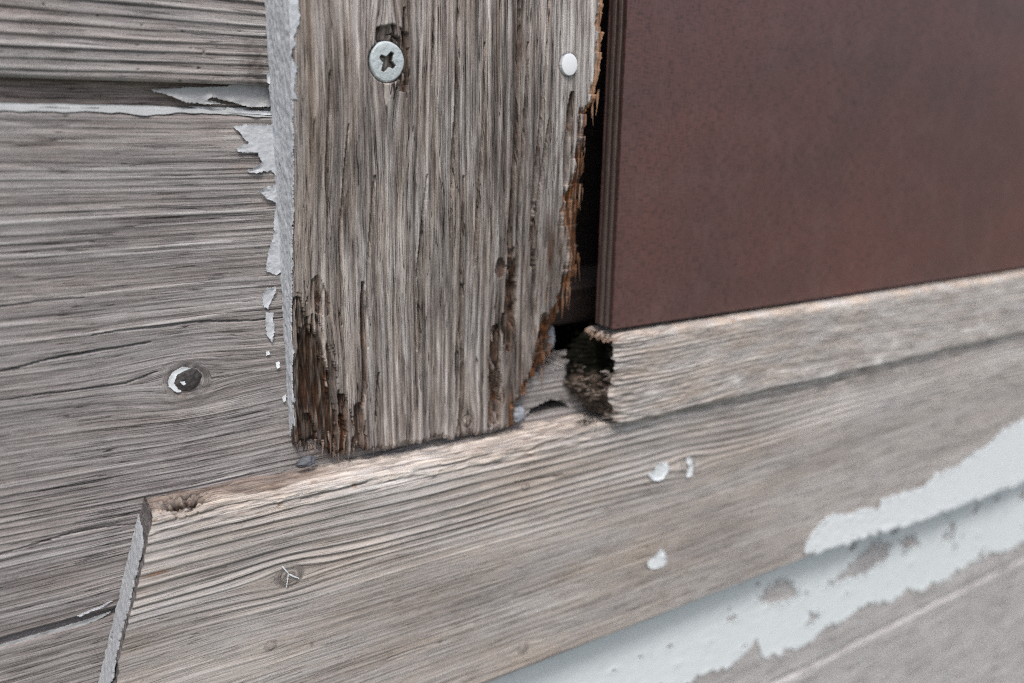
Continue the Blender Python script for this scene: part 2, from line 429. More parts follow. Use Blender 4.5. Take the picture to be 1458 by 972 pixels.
def wood(u, v, seed, spacing=2.0, ring=.25, wob=1.0, drop=.22, flat=None, fine=1.0):
    """u along the grain, v across it (mm) -> relief towards the viewer, tone 0..1, warped v"""
    vv = v + wob * (.9 * perlin(u / 70, v / 18, seed) + .22 * perlin(u / 16, v / 5, seed + 1))
    s = vv / spacing + .9 * perlin(vv / (6 * spacing), u / 400, seed + 2)
    k = np.floor(s); fr = s - k
    prof = np.where(fr < drop, fr / drop, 1 - (fr - drop) / (1 - drop))
    prof = np.where(fr < drop, prof * prof * (3 - 2 * prof), prof)
    amp = ring * (.35 + .9 * rnd(k, seed)) * (1 + .5 * perlin(u / 25, s * .7, seed + 3))
    if flat is not None: amp = amp * flat
    f1 = perlin(u / 32, vv / .62, seed + 4)
    f2 = perlin(u / 15, vv / .42, seed + 5)
    f3 = perlin(u / 70, vv / 1.9, seed + 6)
    f4 = perlin(u / 60, vv / 7, seed + 7)
    sp = perlin(u / 14, vv / .6, seed + 8)
    nick = np.clip(sp - .62, 0, 1)
    h = amp * (prof - .5) + fine * (.055 * f1 + .035 * f2 + .05 * f3) - fine * .5 * nick
    tone = .53 + .09 * f1 + .075 * f2 + .075 * f3 + .10 * f4 + (.30 * (prof - .5)) * np.clip(amp / .25, 0, 1.1) - .25 * nick
    return h, tone, vv

def knot_flow(x, z, knots):
    """bend the grain lines round knots: (x, z, radius, stretch)"""
    v = z.copy()
    for kx, kz, a, st in knots:
        ddx = (x - kx) / st; ddz = z - kz
        r2 = ddx ** 2 + ddz ** 2
        v = v - np.sign(ddz) * np.abs(ddz) * a * a / (r2 + a * a)
    return v

def crack(u, v, pts, width, depth, seed, wob=.25):
    p = sorted(pts)
    us = np.array([q[0] for q in p]); vq = np.array([q[1] for q in p])
    m = (u > us[0]) & (u < us[-1])
    vc = np.interp(u, us, vq) + wob * perlin(u / 9, 0.5, seed) + .12 * wob * perlin(u / 2, 3.5, seed)
    L = us[-1] - us[0]
    e = np.minimum(u - us[0], us[-1] - u) / (.25 * L)
    w = width * (.35 + .65 * np.sqrt(np.clip(e, 0, 1))) * (1 + .35 * perlin(u / 14, 9.5, seed))
    g = np.clip(1 - np.abs(v - vc) / np.maximum(w, .05), 0, 1)
    return np.where(m, depth * np.minimum(1, g * 2.2), 0), np.where(m, g, 0)

# ------------------------------------------------------------------ ground
t = NT('gravel_and_grass')
tc = t.n('ShaderNodeTexCoord').outputs['Object']
n1 = t.noise(tc, 9., 6, .6); n2 = t.noise(tc, .6, 4, .6)
t.l(t.mix(n2, t.mix(n1, (.10, .095, .085), (.24, .23, .21)), (.06, .085, .035)), t.b.inputs['Base Color'])
t.b.inputs['Roughness'].default_value = .95
g = box_obj('ground', -3e6, 3e6, -3e6, 3e6, -1300, -900, t.m, None)
g['kind'] = 'structure'

# ------------------------------------------------------------------ wall of horizontal planks
wall = thing('plank_wall', 'weathered grey horizontal planks with peeling paint behind the upright trim board', 'wall', (0, 0, -410))

XS_L = [(-450, -90, 4.0), (-90, -74, .8)]
def plank(zs, xs, top, bot, seed, knots=(), spacing=2.0, ring=.22, bevel=2.5, tongue=3.5, cracks=(), mask=None, drop=.22, flat=None, wob=.7, back=18.0, extra=None, tongue_h=8.0):
    X, Z = np.meshgrid(xs, zs)
    v = knot_flow(X, Z, knots) if knots else Z
    fl = flat(X, Z) if flat else None
    h, tone, vv = wood(X, v, seed, spacing, ring, wob, drop, fl)
    gu = X.copy()
    for kx, kz, a, st in knots:
        d = np.hypot((X - kx) / 1.15, Z - kz) / (a * 1.05)
        kk = sstep(1.05, .7, d)
        th = np.arctan2(Z - kz, X - kx)
        vv = vv * (1 - kk) + (d * a * 1.4 + .5 * perlin(th * 2, d * 3, 71)) * kk; gu = gu * (1 - kk) + 4 * th * kk
        h = h + kk * (.05 * np.sin(d * 15 + perlin(th * 1.5, d, 72) * 2) - .5 * np.clip(perlin(th * 4, d * 1.2, 73) - .35, 0, 1) + .12 * perlin(th * 3, d * 5, 74))
        tone = tone + kk * (.04 * np.sin(d * 15 + perlin(th * 1.5, d, 72) * 2) + .2 * perlin(th * 3, d * 4, 75) - .05)
    warm = np.clip(.24 + .5 * perlin(X / 40, vv / 8, seed + 20) + .25 * perlin(X / 9, vv / 1.5, seed + 21), 0, 1)
    rot = np.zeros_like(X); orange = np.full_like(X, .4)
    for i, (pts, w, dp) in enumerate(cracks):
        cd, cg = crack(X, Z, pts, w, dp, seed + 30 + i)
        h = h - cd
    Y = -h
    if extra: Y, tone, warm, rot, orange = extra(X, Z, Y, tone, warm, rot, orange)
    # shiplap: bevel then tongue, tucked behind the plank above
    if tongue:
        f = sstep(top, top + bevel, Z)
        Y = Y * (1 - .6 * f) + tongue * f
        # brown, darker band on the tongue
        tb = sstep(top + bevel - .3, top + bevel + .3, Z)
        warm = np.maximum(warm, tb); tone = tone * (1 - .35 * tb) + .08 * tb
    r = 1.2                                         # worn lower lip
    e = np.clip((bot + r - Z) / r, 0, 1)
    Y = Y + r * (1 - np.sqrt(np.clip(1 - e * e, 0, 1)))
    P = np.stack([X, Y, Z], -1)
    fm = mask(.5 * (X[:-1, :-1] + X[1:, 1:]), .5 * (Z[:-1, :-1] + Z[1:, 1:])) if mask else None
    return grid_obj('plank', P, M['plank'], wall, fm, back,
                    dict(grain=np.stack([gu, vv, Y], -1), tone=tone, warm=warm, rot=rot, orange=orange))

# upper plank: coarse corrugated grain
def up_extra(X, Z, Y, tone, warm, rot, orange):
    d = np.hypot((X + 3.5) / 1.6, (Z - 84.5) / 3.2)
    st = np.clip(1.25 - d / 2.2, 0, 1) * (.6 + .6 * perlin(X / 1.5, Z / 1.5, 91))
    rot = np.clip(st * .75, 0, .8); orange = orange - .25
    pits = np.clip(perlin(X / 1.4, Z / .7, 92) - .66, 0, 1) * 3 * (Z < 95)
    return Y + .5 * pits, tone + .06 - .5 * pits, warm, rot, orange
xs_up = spans(*XS_L, (-74, 3, .2), (3, 90, 4.0))
plank(spans((80.5, 106, .2), (106, 203, 3)), xs_up, 203, 80.5, 11, spacing=2.35, ring=.50, drop=.16, tongue=3.5, back=3.2, extra=up_extra, wob=.7)
plank(spans((206.5, 330, 4)), spans((-450, 90, 5)), 330, 206.5, 12, tongue=0)

# middle plank with the dark knot
def mid_flat(X, Z):
    return .42 + .55 * sstep(2, -10, Z) + .25 * sstep(35, 45, Z) * sstep(70, 60, Z)
def mid_extra(X, Z, Y, tone, warm, rot, orange):
    # bare wood still pinkish where paint flaked off last
    for cx, cz, rx, rz in ((-9.5, 69.8, 3, 1.6), (-7.5, 61.5, 3.5, 1.0), (-2.5, 59.0, 3, .8), (-4, 53.0, 3.5, 1.4), (-26, 7.6, 3, 1.0)):
        k = np.clip(1.3 - np.hypot((X - cx) / rx, (Z - cz) / rz) + .5 * perlin(X / 1.2, Z / .5, 77), 0, 1)
        warm = np.maximum(warm, k); tone = tone + .10 * k
    k = np.clip(1.3 - np.hypot((X + 17) / 9, (Z - 3) / 2.0) + .6 * perlin(X / 4, Z / .6, 78), 0, 1)
    tone = tone + .16 * k; warm = np.maximum(warm, .55 * k)
    # raised swirl round the knot
    dk = np.hypot((X + 24.6) / 1.1, Z - 11.5)
    Y = Y - .20 * np.exp(-((dk - 4.4) / 1.6) ** 2) - .05 * np.sin(dk * 3.2) * np.exp(-((dk - 5) / 2.6) ** 2)
    # light ridges that run the length of the board
    for zc, am in ((26.5, .30), (28.8, .22), (35.0, .20), (44, .18), (51, .2)):
        rl = zc + 2.0 * perlin(X / 55, zc, 55)
        gk = np.exp(-((Z - rl) / .55) ** 2) * np.clip(.7 + .6 * perlin(X / 22, zc, 56), 0, 1)
        Y = Y - am * gk; tone = tone + .22 * gk
    cool = np.clip(perlin(X / 30, Z / 12, 57) + .3, 0, 1)
    warm = warm * (1 - .5 * cool)
    # bottom edge a little decayed
    b = np.clip(1 - (Z + 45.5) / 5.5, 0, 1) * np.clip(.7 + perlin(X / 5, Z / 1.5, 58), 0, 1)
    rot = np.clip(b * .55, 0, .6); orange = orange - .2 * b
    # scratches across the grain
    sc = np.clip(perlin(X / .28, Z / 2.2, 59) - .80, 0, 1) * 2.0
    tone = tone - .35 * sc
    return Y, tone, warm, rot, orange
OPEN_X = 88.0
ARCH = [(73.5, -16.5), (75.9, -14.2), (79.5, -12.6), (84, -12.0), (88, -13.0), (91.5, -16.2)]
def mid_mask(X, Z):
    top = -2.5 + 1.6 * perlin(X / 6, .5, 61) + .8 * perlin(X / 1.2, 2.5, 61)
    ok = (X < 71) | (Z < top)
    ok &= poly_sd_local(X, Z, ARCH) > .4 * perlin(X / 1.2, Z / 1.2, 62)
    return ok
xs_mid = spans(*XS_L, (-74, 3, .21), (3, 60, 3.0), (60, 98, .45), (98, 130, 4))
plank(spans((-44.5, 75.6, .21), (75.6, 83, .6)), xs_mid, 72.7, -44.5, 21,
      knots=((-24.6, 11.4, 4.6, 1.7),), spacing=1.75, ring=.30, drop=.25, flat=mid_flat, mask=mid_mask, extra=mid_extra,
      cracks=[(MCR1, .30, 1.2), (MCR2, .26, 1.0), (MCR3, .28, 1.1), (MCR4, .2, .7), (MCR5, .22, .7)])
# lower plank, still painted beside the sill board
def low_extra(X, Z, Y, tone, warm, rot, orange):
    # broken lower edge strip, lighter
    tone = .55 + (tone - .55) * (1 - .4 * sstep(120, 170, X)) + .24 * sstep(120, 170, X)
    warm = warm * .25 + .25 * sstep(-20, -60, X)
    d = sstep(-60, -45, Z) * sstep(-20, -60, X)  # shade under the plank above put into the tone, left part only
    return Y, tone - .05 * d, warm, rot, orange
xs_low = spans(*XS_L, (-74, -44, .3), (-44, 100, 3), (100, 470, .75), (470, 620, 5))
plank(spans((-166, -104, .6), (-104, -62, 2), (-62, -42, .3), (-42, -39, 1)), xs_low, -47.0, -166, 31, spacing=1.9, ring=.25, bevel=1.2, tongue=3.0, extra=low_extra)
xs_bot = spans((-450, 100, 5), (100, 500, 1.0), (500, 620, 6))
plank(spans((-289, -162, .9)), xs_bot, -169.5, -289, 41, spacing=2.4, ring=.35, bevel=2.5, tongue=4.0, extra=low_extra)
plank(spans((-410, -283, 4)), spans((-450, 620, 5)), -291, -410, 42, tongue=4.0)

# ------------------------------------------------------------------ cavity behind the boarded opening
t = NT('shade_dark_timber')
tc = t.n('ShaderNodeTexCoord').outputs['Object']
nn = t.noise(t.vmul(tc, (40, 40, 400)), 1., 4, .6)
t.l(t.ramp(nn, [(.3, (.02, .014, .012)), (.7, (.06, .04, .034))]), t.b.inputs['Base Color'])  # colour lowered to near black so the cavity reads as shade
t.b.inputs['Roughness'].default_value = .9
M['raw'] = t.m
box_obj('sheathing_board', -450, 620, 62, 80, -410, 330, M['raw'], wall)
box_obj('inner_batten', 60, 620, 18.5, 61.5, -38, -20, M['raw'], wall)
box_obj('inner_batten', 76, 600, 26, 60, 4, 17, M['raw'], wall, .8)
t = NT('grey_concrete')
tc = t.n('ShaderNodeTexCoord').outputs['Object']
t.l(t.ramp(t.noise(tc, 60., 6, .65), [(.3, (.20, .195, .19)), (.7, (.33, .325, .31))]), t.b.inputs['Base Color'])
t.b.inputs['Roughness'].default_value = .92
box_obj('plinth', -450, 620, 2, 80, -905, -412, t.m, wall)

# ------------------------------------------------------------------ upright trim board
trim = thing('trim_board', 'upright weathered trim board with rotten frayed lower end, screwed over the grey planks', 'board', (0, 0, -9))
def trim_y(z):      # front face: the board leans in towards the wall at its lower end
    return -(5.2 + 11.8 * sstep(-5, 95, z))
RE = np.array(sorted(TR_EDGE, key=lambda p: p[1]))
TB = np.array(sorted(TR_BOT))
xs = spans((0, 90, .2)); zs = spans((-19.5, 107, .2), (107, 112, .5), (112, 128, 1.2), (128, 330, 2.5))
X, Z = np.meshgrid(xs, zs)
X = X + .055 * (X + 61) * (1 - sstep(-5, 95, Z)) * sstep(0, 25, X)      # columns follow the leaning grain
def left_loss(z):
    return np.interp(z, [-12, 0, 25, 45, 60], [1.6, 1.6, 1.2, .5, 0.0])
def fixx(pts):      # outlines near the worn left arris, seen on the receded surface
    return [(max(x, .0) if x > -.5 else x, z) for x, z in pts]
warp = 1.1 * perlin(Z / 70, X / 25, 201) + .14 * perlin(Z / 18, X / 8, 202) + .7 * sstep(30, 0, X) * perlin(Z / 30, X / 10, 203)
# grain bends round the screw and the small knot near the lower end
v = X + warp - .052 * (X + 61) * (1 - sstep(-5, 95, Z)) * sstep(0, 25, X)
for kx, kz, a, st in ((SCREW[0][0], SCREW[0][1], 3.2, 3.0), (50.4, -11.6, 1.8, 2.0)):
    ddx = X - kx; ddz = (Z - kz) / st
    v = v - np.sign(ddx) * np.minimum(np.abs(ddx), np.abs(ddx) * a * a / (ddx ** 2 + ddz ** 2 + .25 * a * a)) * .7
h, tone, vv = wood(Z, v, 210, 2.3, .20, .22, .3)
# coarse fibre relief of old softwood
h = .8 * h + .08 * perlin(Z / 40, vv / 1.1, 220) + .05 * perlin(Z / 16, vv / .5, 221)
deep = np.clip(perlin(Z / 45, vv / 1.0, 222) - .45, 0, 1)
h = h - 1.0 * deep; tone = tone - .25 * deep
tone = tone + .06 - .10 * np.exp(-((v - 60) / 7) ** 2) + .13 * perlin(Z / 45, vv / 4, 223) + .17 * perlin(Z / 70, vv / 1.1, 229) + .12 * perlin(Z / 18, vv / 1.2, 224) + .10 * perlin(Z / 16, vv / .7, 227) + .07 * perlin(Z / 5, vv / .9, 228)
tone = tone + .10 * sstep(68, 74, X) * sstep(50, 80, Z) - .09 * np.exp(-((X - 53) / 8) ** 2) * sstep(20, 50, Z) - .05 * sstep(40, 0, Z)
warm = np.clip(.42 + .45 * perlin(Z / 30, vv / 3, 225) + .25 * perlin(Z / 12, vv / 1, 226) + .25 * sstep(14, 2, X), 0, 1)
warm = warm * (1 - .6 * sstep(64, 70, X) * sstep(20, 60, Z))
rot = np.zeros_like(X); orange = np.full_like(X, .35)
Y = trim_y(Z) - h
fib = perlin(Z / 16, vv / .8, 230)          # raggedness of rotten areas, along the grain
fib2 = perlin(Z / 5, vv / .45, 231)
# cracks; the brown rot tint along some also darkens them in place of shade
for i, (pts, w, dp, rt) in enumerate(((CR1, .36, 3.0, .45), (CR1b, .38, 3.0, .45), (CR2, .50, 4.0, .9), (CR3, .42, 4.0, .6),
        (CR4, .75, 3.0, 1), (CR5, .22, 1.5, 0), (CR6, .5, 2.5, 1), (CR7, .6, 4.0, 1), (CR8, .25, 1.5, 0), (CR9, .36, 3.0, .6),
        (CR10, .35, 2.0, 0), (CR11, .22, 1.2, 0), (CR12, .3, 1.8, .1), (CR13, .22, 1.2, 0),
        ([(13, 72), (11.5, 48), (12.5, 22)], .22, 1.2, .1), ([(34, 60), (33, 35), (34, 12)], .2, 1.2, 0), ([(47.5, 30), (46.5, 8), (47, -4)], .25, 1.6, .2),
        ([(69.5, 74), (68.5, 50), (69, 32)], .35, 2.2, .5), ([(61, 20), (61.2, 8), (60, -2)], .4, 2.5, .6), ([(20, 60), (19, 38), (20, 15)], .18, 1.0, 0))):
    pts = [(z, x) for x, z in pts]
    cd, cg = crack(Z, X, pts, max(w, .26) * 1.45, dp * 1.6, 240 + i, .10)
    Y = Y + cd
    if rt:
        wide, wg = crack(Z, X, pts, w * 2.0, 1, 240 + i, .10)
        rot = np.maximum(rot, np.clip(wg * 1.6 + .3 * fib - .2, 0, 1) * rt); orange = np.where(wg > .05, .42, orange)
# worn left arris and rotten lower left corner
ll = left_loss(Z)
Y = Y + ll * np.exp(-(np.clip(X, 0, None) / (2.1 + .9 * fib)) ** 2)
def hollow(poly, depth, soft, orangev, ragged, rtv=1.0):
    global Y, rot, orange
    sd = poly_sd_local(X, Z, poly, 8) + 1.5 * ragged * fib + .9 * ragged * fib2
    k = np.clip(-sd / soft + .35, 0, 1)
    Y = Y + depth * k * (1 + .35 * fib + .2 * fib2)
    rk = np.clip(-sd / .8 + .6, 0, 1) * rtv * np.clip(.95 + .6 * fib + .4 * fib2, .3, 1)
    rot = np.maximum(rot, rk)
    orange = orange * (1 - rk) + (orangev + .25 * fib) * rk
hollow(fixx(ROT_BL), 2.2, 1.6, .16, 1.1)
hollow(fixx(HOLE1), 6, .6, .40, .3)
hollow(fixx(HOLE2), 5, .5, .2, .2)
hollow(fixx(HOLE3), 1.8, .6, .42, .4, .8)
hollow([(HOLE4[0][0] + .9, HOLE4[0][1] + 4.5)] + HOLE4[1:], 6, .5, .34, .35)
hollow([(HOLE5[0][0] + .7, HOLE5[0][1] + 5)] + HOLE5[1:], 5, .5, .42, .45)
hollow([(HOLE6[0][0] + 1.0, HOLE6[0][1] + 4)] + HOLE6[1:], 3.5, .6, .55, .35)
hollow(HOLE7, 3, .4, .3, .1)
hollow(fixx(HOLE8), 4, .5, .4, .25)
hollow(SCREWHOLE, 3.0, .6, .26, .5, .8)
# right edge: softened orange rot and frayed tan splinters
redge = np.interp(Z, RE[:, 1], RE[:, 0]) + .35 * perlin(Z / 3.0, 1.5, 251) + .12 * perlin(Z / .8, 4.5, 252) + 1.1 * ((Z / 6.5 + .8 * perlin(Z / 11, 5.5, 254)) % 1.0) + .3 * ((Z / 2.6 + .7 * perlin(Z / 5, 8.5, 256)) % 1.0) - .7
redge = np.where(Z > 78, redge + .5 * perlin(Z / 1.6, 2.5, 253), redge)
dr = redge - X
wz = np.interp(Z, [-12, 0, 10, 30, 50, 70, 77, 79, 106], [1.4, 2.8, 4.6, 4.2, 4.6, 3.8, 3.0, .0, .0])
wz = wz * np.clip(1.15 + .8 * perlin(Z / 9, 6.5, 257), .5, 1.8)
k = np.clip((wz + 1.5 * fib + .9 * fib2 - dr) / 1.3, 0, 1) * (wz > .05)
Y = Y + k * (.7 + .16 * np.clip(wz - dr, 0, 6)) * (1 + .3 * fib)
rot = np.maximum(rot, k * np.clip(1.0 + .5 * fib2 + .3 * fib, 0, 1)); orange = orange * (1 - k) + (.72 + .26 * fib + .14 * fib2 + .12 * perlin(Z / 12, 3.3, 258)) * k
k = np.clip((2.6 + .8 * fib - dr) / .6, 0, 1) * sstep(76.5, 79, Z)
Y = Y + k * (.5 + .25 * np.clip(2.6 - dr, 0, 4)); rot = np.maximum(rot, .85 * k); orange = orange * (1 - k) + (.92 + .2 * fib) * k
# brown stain streaks beside the cracks on the right
k = np.clip(perlin(Z / 26, vv / 1.3, 255) - .15 + .5 * sstep(52, 72, X) * sstep(80, 30, Z) - .45, 0, 1) * 1.8 * sstep(44, 56, X)
rot = np.maximum(rot, np.clip(k, 0, .8)); 
k = np.clip(1.2 - dr / 12 + 1.2 * fib + .5 * fib2 - .65, 0, 1) * sstep(80, 66, Z) * sstep(-12, 6, Z)
rot = np.maximum(rot, np.clip(k * 1.1, 0, .85)); orange = np.where(k > .1, .36 + .2 * fib2, orange); Y = Y + .9 * k
# damp brown tint towards the lower end, small knot
kn = np.hypot(X - 50.4, (Z + 11.6) / 1.1)
Y = Y - .5 * np.exp(-(kn / 1.1) ** 2) + .5 * np.exp(-((kn - 1.6) / .35) ** 2) + .4 * np.exp(-(kn / .35) ** 2)
# seat of the screw and of the nail
ds = np.hypot(X - SCREW[0][0], Z - SCREW[0][1]); Y = Y + 1.6 * sstep(5.0, 4.4, ds)
dn = np.hypot(X - NAIL[0][0], Z - NAIL[0][1]); Y = Y + .5 * sstep(3.3, 2.7, dn)
Y = np.minimum(Y, -1.1)
# bottom fringe
teeth = 1.0 * perlin(X / 1.0, .5, 261) + 1.1 * np.abs(perlin(X / .55, 7.5, 262))
zb = np.interp(X, TB[:, 0], TB[:, 1]) + .3 + teeth * (.7 + 1.3 * sstep(16, 4, X)) + .5 * perlin(X / 4, 2, 263)
Xc = .5 * (X[:-1, :-1] + X[1:, 1:]); Zc = .5 * (Z[:-1, :-1] + Z[1:, 1:])
mask = (Xc < redge[:-1, :-1]) & (Zc > zb[:-1, :-1])
# feather the last millimetres so the fringe is thin
Y = Y + .8 * np.clip(1 - (Z - zb) / (1.2 + .6 * fib), 0, 1)
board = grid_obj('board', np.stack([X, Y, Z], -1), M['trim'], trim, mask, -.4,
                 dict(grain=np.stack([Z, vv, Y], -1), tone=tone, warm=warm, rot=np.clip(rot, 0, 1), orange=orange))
TRIM_Y = Y

# splinters hanging at the lower left and at the right edge
def splinter(x, z, y, L, w, lean, mat, parent, seed):
    n = 9
    tt = np.linspace(0, 1, n)
    wv = w * (1 - tt) ** .7 * (1 + .3 * np.sin(tt * 9 + seed)) + .04
    cx = x + lean * tt + .15 * np.sin(tt * 5 + seed); cz = z - L * tt
    cy = y - .3 * np.sin(tt * 2.5 + seed)
    ring = [(-1, 0), (0, -.8), (1, 0), (0, .8)]
    V = np.array([(cx[i] + a * wv[i], cy[i] + b * wv[i], cz[i]) for i in range(n) for a, b in ring])
    q = []
    for i in range(n - 1):
        for j in range(4):
            q.append((i * 4 + j, i * 4 + (j + 1) % 4, (i + 1) * 4 + (j + 1) % 4, (i + 1) * 4 + j))
    q.append((0, 1, 2, 3)); q = np.array(q)
    N = len(V)
    gr = np.stack([V[:, 2] * 1.0, V[:, 0] * 2 + seed, V[:, 1]], 1)
    return finish_mesh('splinter', V, q.ravel(), np.arange(len(q)) * 4, len(q) - 1, mat, parent,
                       dict(grain=gr, tone=np.full(N, .55), warm=np.full(N, .5), rot=np.full(N, .25 if x < 40 else .7), orange=np.full(N, .8)))
rr = random.Random(5)
for x, z, L, w, ln in ((8.9, -7.0, 7.0, .45, .2), (11.4, -6.5, 7.0, .5, -.1), (6.9, -9.0, 5.5, .4, .1), (4.9, -8.5, 5.0, .4, .3), (9.9, -10.5, 4.5, .28, 0.1),
                       (13.2, -9.0, 5.2, .4, -.1), (3.0, -9.5, 4.0, .35, .1), (86.0, 82, 7.0, .5, -1.2), (84.0, 79.5, 5.2, .3, -.2)):
    y = float(trim_y(z)) + (1.0 if x < 40 else .8)
    splinter(x, z, y, L, w, ln, M['trim'], trim, rr.random() * 9)

def fibres(name, specs, mat, parent):
    """torn wood fibres: tapered rods (base point, direction, length, width, rot, orange) in one mesh"""
    V, q, rt, og, tn, gr = [], [], [], [], [], []
    n = 5
    for (b, d, L, w, r0, o0, t0) in specs:
        b = np.array(b); d = np.array(d, float); d /= np.linalg.norm(d)
        e1 = np.cross(d, (0.3, 1, 0.2)); e1 /= np.linalg.norm(e1); e2 = np.cross(d, e1)
        base = len(V); bend = rr.uniform(-.12, .12) * L
        for i in range(n):
            tt = i / (n - 1); ww = w * (1 - .9 * tt) * (1 + .35 * math.sin(i * 2.1 + L * 7))
            c = b + d * L * tt + e1 * bend * tt * tt
            for a, bb in ((1, 0), (0, .7), (-1, 0), (0, -.7)):
                p = c + e1 * ww * a + e2 * ww * bb
                V.append(p); rt.append(r0); og.append(o0); tn.append(t0 + .15 * tt); gr.append((L * tt, base * .37 + a, bb))
        for i in range(n - 1):
            for j in range(4):
                q.append((base + i * 4 + j, base + i * 4 + (j + 1) % 4, base + (i + 1) * 4 + (j + 1) % 4, base + (i + 1) * 4 + j))
    q = np.array(q)
    o = finish_mesh(name, np.array(V), q.ravel(), np.arange(len(q)) * 4, len(q), mat, parent,
                    dict(grain=np.array(gr), tone=np.array(tn), warm=np.full(len(V), .5), rot=np.array(rt), orange=np.array(og)))
    o['kind'] = 'stuff'
    return o
sp = []
for i in range(34):                       # along the lower end
    x = rr.uniform(.3, 66) if i < 16 else rr.uniform(.3, 17)
    z = float(np.interp(x, TB[:, 0], TB[:, 1])) + rr.uniform(.8, 3.0); lft = x < 16
    sp.append(((x, float(trim_y(z)) + rr.uniform(.2, 2.2), z), (rr.uniform(-.10, .10), rr.uniform(-.05, .05), -1), rr.uniform(1.0, 3.0) * (1.1 if lft else .6),
               rr.uniform(.15, .42), rr.uniform(.2, .8) if lft else .15, rr.uniform(.2, .6), rr.uniform(.3, .7)))
for i in range(28):                       # down the torn right edge
    z = rr.uniform(-10, 103)
    x = float(np.interp(z, RE[:, 1], RE[:, 0])) - rr.uniform(.2, 1.8)
    hi = z > 78
    sp.append(((x, float(trim_y(z)) + rr.uniform(.0, 1.6), z), (rr.uniform(-.05, .03), rr.uniform(-.03, .05), -1), rr.uniform(2.5, 8.0), rr.uniform(.14, .45),
               rr.uniform(.7, 1), rr.uniform(.8, 1.0) if hi else rr.uniform(.55, .85), rr.uniform(.4, .8)))
fibres('torn_fibres', sp, M['trim'], trim)

# grey paint left on the narrow side of the trim board
ss = spans((0, 21.5, .22)); zz = spans((-8.5, 106, .3), (106, 330, 3))
S, Zp = np.meshgrid(ss, zz)
edge_t = .2 - trim_y(Zp) - left_loss(Zp)
lump = fbm(S / 2.2, Zp / 4.5, 3, 301)
wrap = np.clip(S - edge_t, 0, None)
Yp = -np.minimum(S, edge_t) - .25 * (wrap > 0) * (.6 + .5 * perlin(S / .6, Zp / 1.5, 305))
Xp = -.32 - .24 * lump - .12 * perlin(S / .7, Zp / 1.3, 303) + wrap
lim = np.where(Zp > 77, edge_t + 1.0 + 1.2 * perlin(Zp / 6, .5, 306) + .5 * perlin(Zp / 1.3, 3.5, 307) + .9 * sstep(84, 92, Zp), edge_t - .1 + .5 * perlin(Zp / 4, .5, 308) + .35 * perlin(Zp / 1.0, 3.5, 309))
hole = (perlin(S / 1.6, Zp / 4.0, 310) > .66) | ((perlin(S / .9, Zp / 3, 311) > .55) & (Zp < 54) & (S > 4))
lowend = Zp < -3.0 + 1.2 * perlin(S / .8, .5, 312) - 4.5 * np.clip(1 - S / 3.5, 0, 1)
pm = ~((S > lim) | hole | lowend)[:-1, :-1]
bk = np.stack([np.where(wrap > 0, Xp, -.02), np.where(wrap > 0, trim_y(Zp) + .6, Yp), Zp], -1)
grid_obj('paint_layer', np.stack([Xp, Yp, Zp], -1), M['paint_grey'], trim, pm, bk)

# screw with a worn cross recess, chalky with paint
t = NT('chalky_painted_steel')
tc = t.n('ShaderNodeTexCoord').outputs['Object']
n1 = t.noise(tc, 900., 4, .6); n2 = t.noise(tc, 2600., 3, .6)
c = t.mix(n1, (.46, .53, .56), (.64, .69, .70))
c = t.mix(t.math('MULTIPLY', t.ramp(n2, [(.56, (0, 0, 0)), (.68, (1, 1, 1))]), .6), c, (.17, .16, .15))
c = t.mix(t.attr('pit'), c, (.075, .062, .055))
t.l(c, t.b.inputs['Base Color']); t.b.inputs['Roughness'].default_value = .6
t.l(t.bump(t.math('ADD', n1, t.math('MULTIPLY', n2, .5)), .12 * MM, .8), t.b.inputs['Normal'])
gx = np.linspace(-4.9, 4.9, 150)
A, B = np.meshgrid(gx, gx)
R_ = np.hypot(A, B); TH = np.arctan2(B, A)
rad = 4.45 * (1 + .015 * np.sin(TH * 3 + 1)) 
ang = math.radians(60)
ca, sa = math.cos(ang), math.sin(ang)
U_, V_ = A * ca + B * sa, -A * sa + B * ca
w1 = np.abs(V_) - (.98 * (1 - np.abs(U_) / 3.6) + .16); w2 = np.abs(U_) - (.90 * (1 - np.abs(V_) / 3.6) + .14)
cross = np.minimum(np.maximum(w1, np.abs(U_) - 2.5), np.maximum(w2, np.abs(V_) - 2.25))
cross = np.minimum(cross, R_ - 1.15) + .07 * perlin(A / .5, B / .5, 321)
hs = .35 * np.sqrt(np.clip(1 - (R_ / 5.3) ** 2, 0, 1)) + .05 * fbm(A / 1.2, B / 1.2, 3, 322)
dep = np.clip(-cross / .28, 0, 1) * np.clip(2.4 - .45 * R_, 1.2, 3)
SCY = float(trim_y(SCREW[0][1])) + .3
Ys = SCY + (B) * -.10 - hs + dep + .9 * np.clip((R_ - rad + .45) / .6, 0, 1) ** 2
sm_ = (np.hypot(A, B) < rad)[:-1, :-1]
o = grid_obj('screw', np.stack([A * .98 + SCREW[0][0], Ys, B * 1.02 + SCREW[0][1]], -1), t.m, trim, sm_, SCY + 2.8, dict(pit=np.clip(dep / .5, 0, 1)))
o['label'] = 'pale painted screw head with worn cross recess'

# small white pin cap
t = NT('white_enamel')
t.b.inputs['Base Color'].default_value = (.80, .82, .85, 1); t.b.inputs['Roughness'].default_value = .35
gx = np.linspace(-2.9, 2.9, 90)
A, B = np.meshgrid(gx, gx); R_ = np.hypot(A, B)
NCY = float(trim_y(NAIL[0][1])) - .5
Yn = NCY - .35 * np.sqrt(np.clip(1 - (R_ / 3.0) ** 2, 0, 1))
o = grid_obj('nail_cap', np.stack([A * .92 + NAIL[0][0], Yn, B + NAIL[0][1]], -1), t.m, trim, (R_ < 2.72)[:-1, :-1], NCY + 1.6)
o['label'] = 'smooth white nail cap'

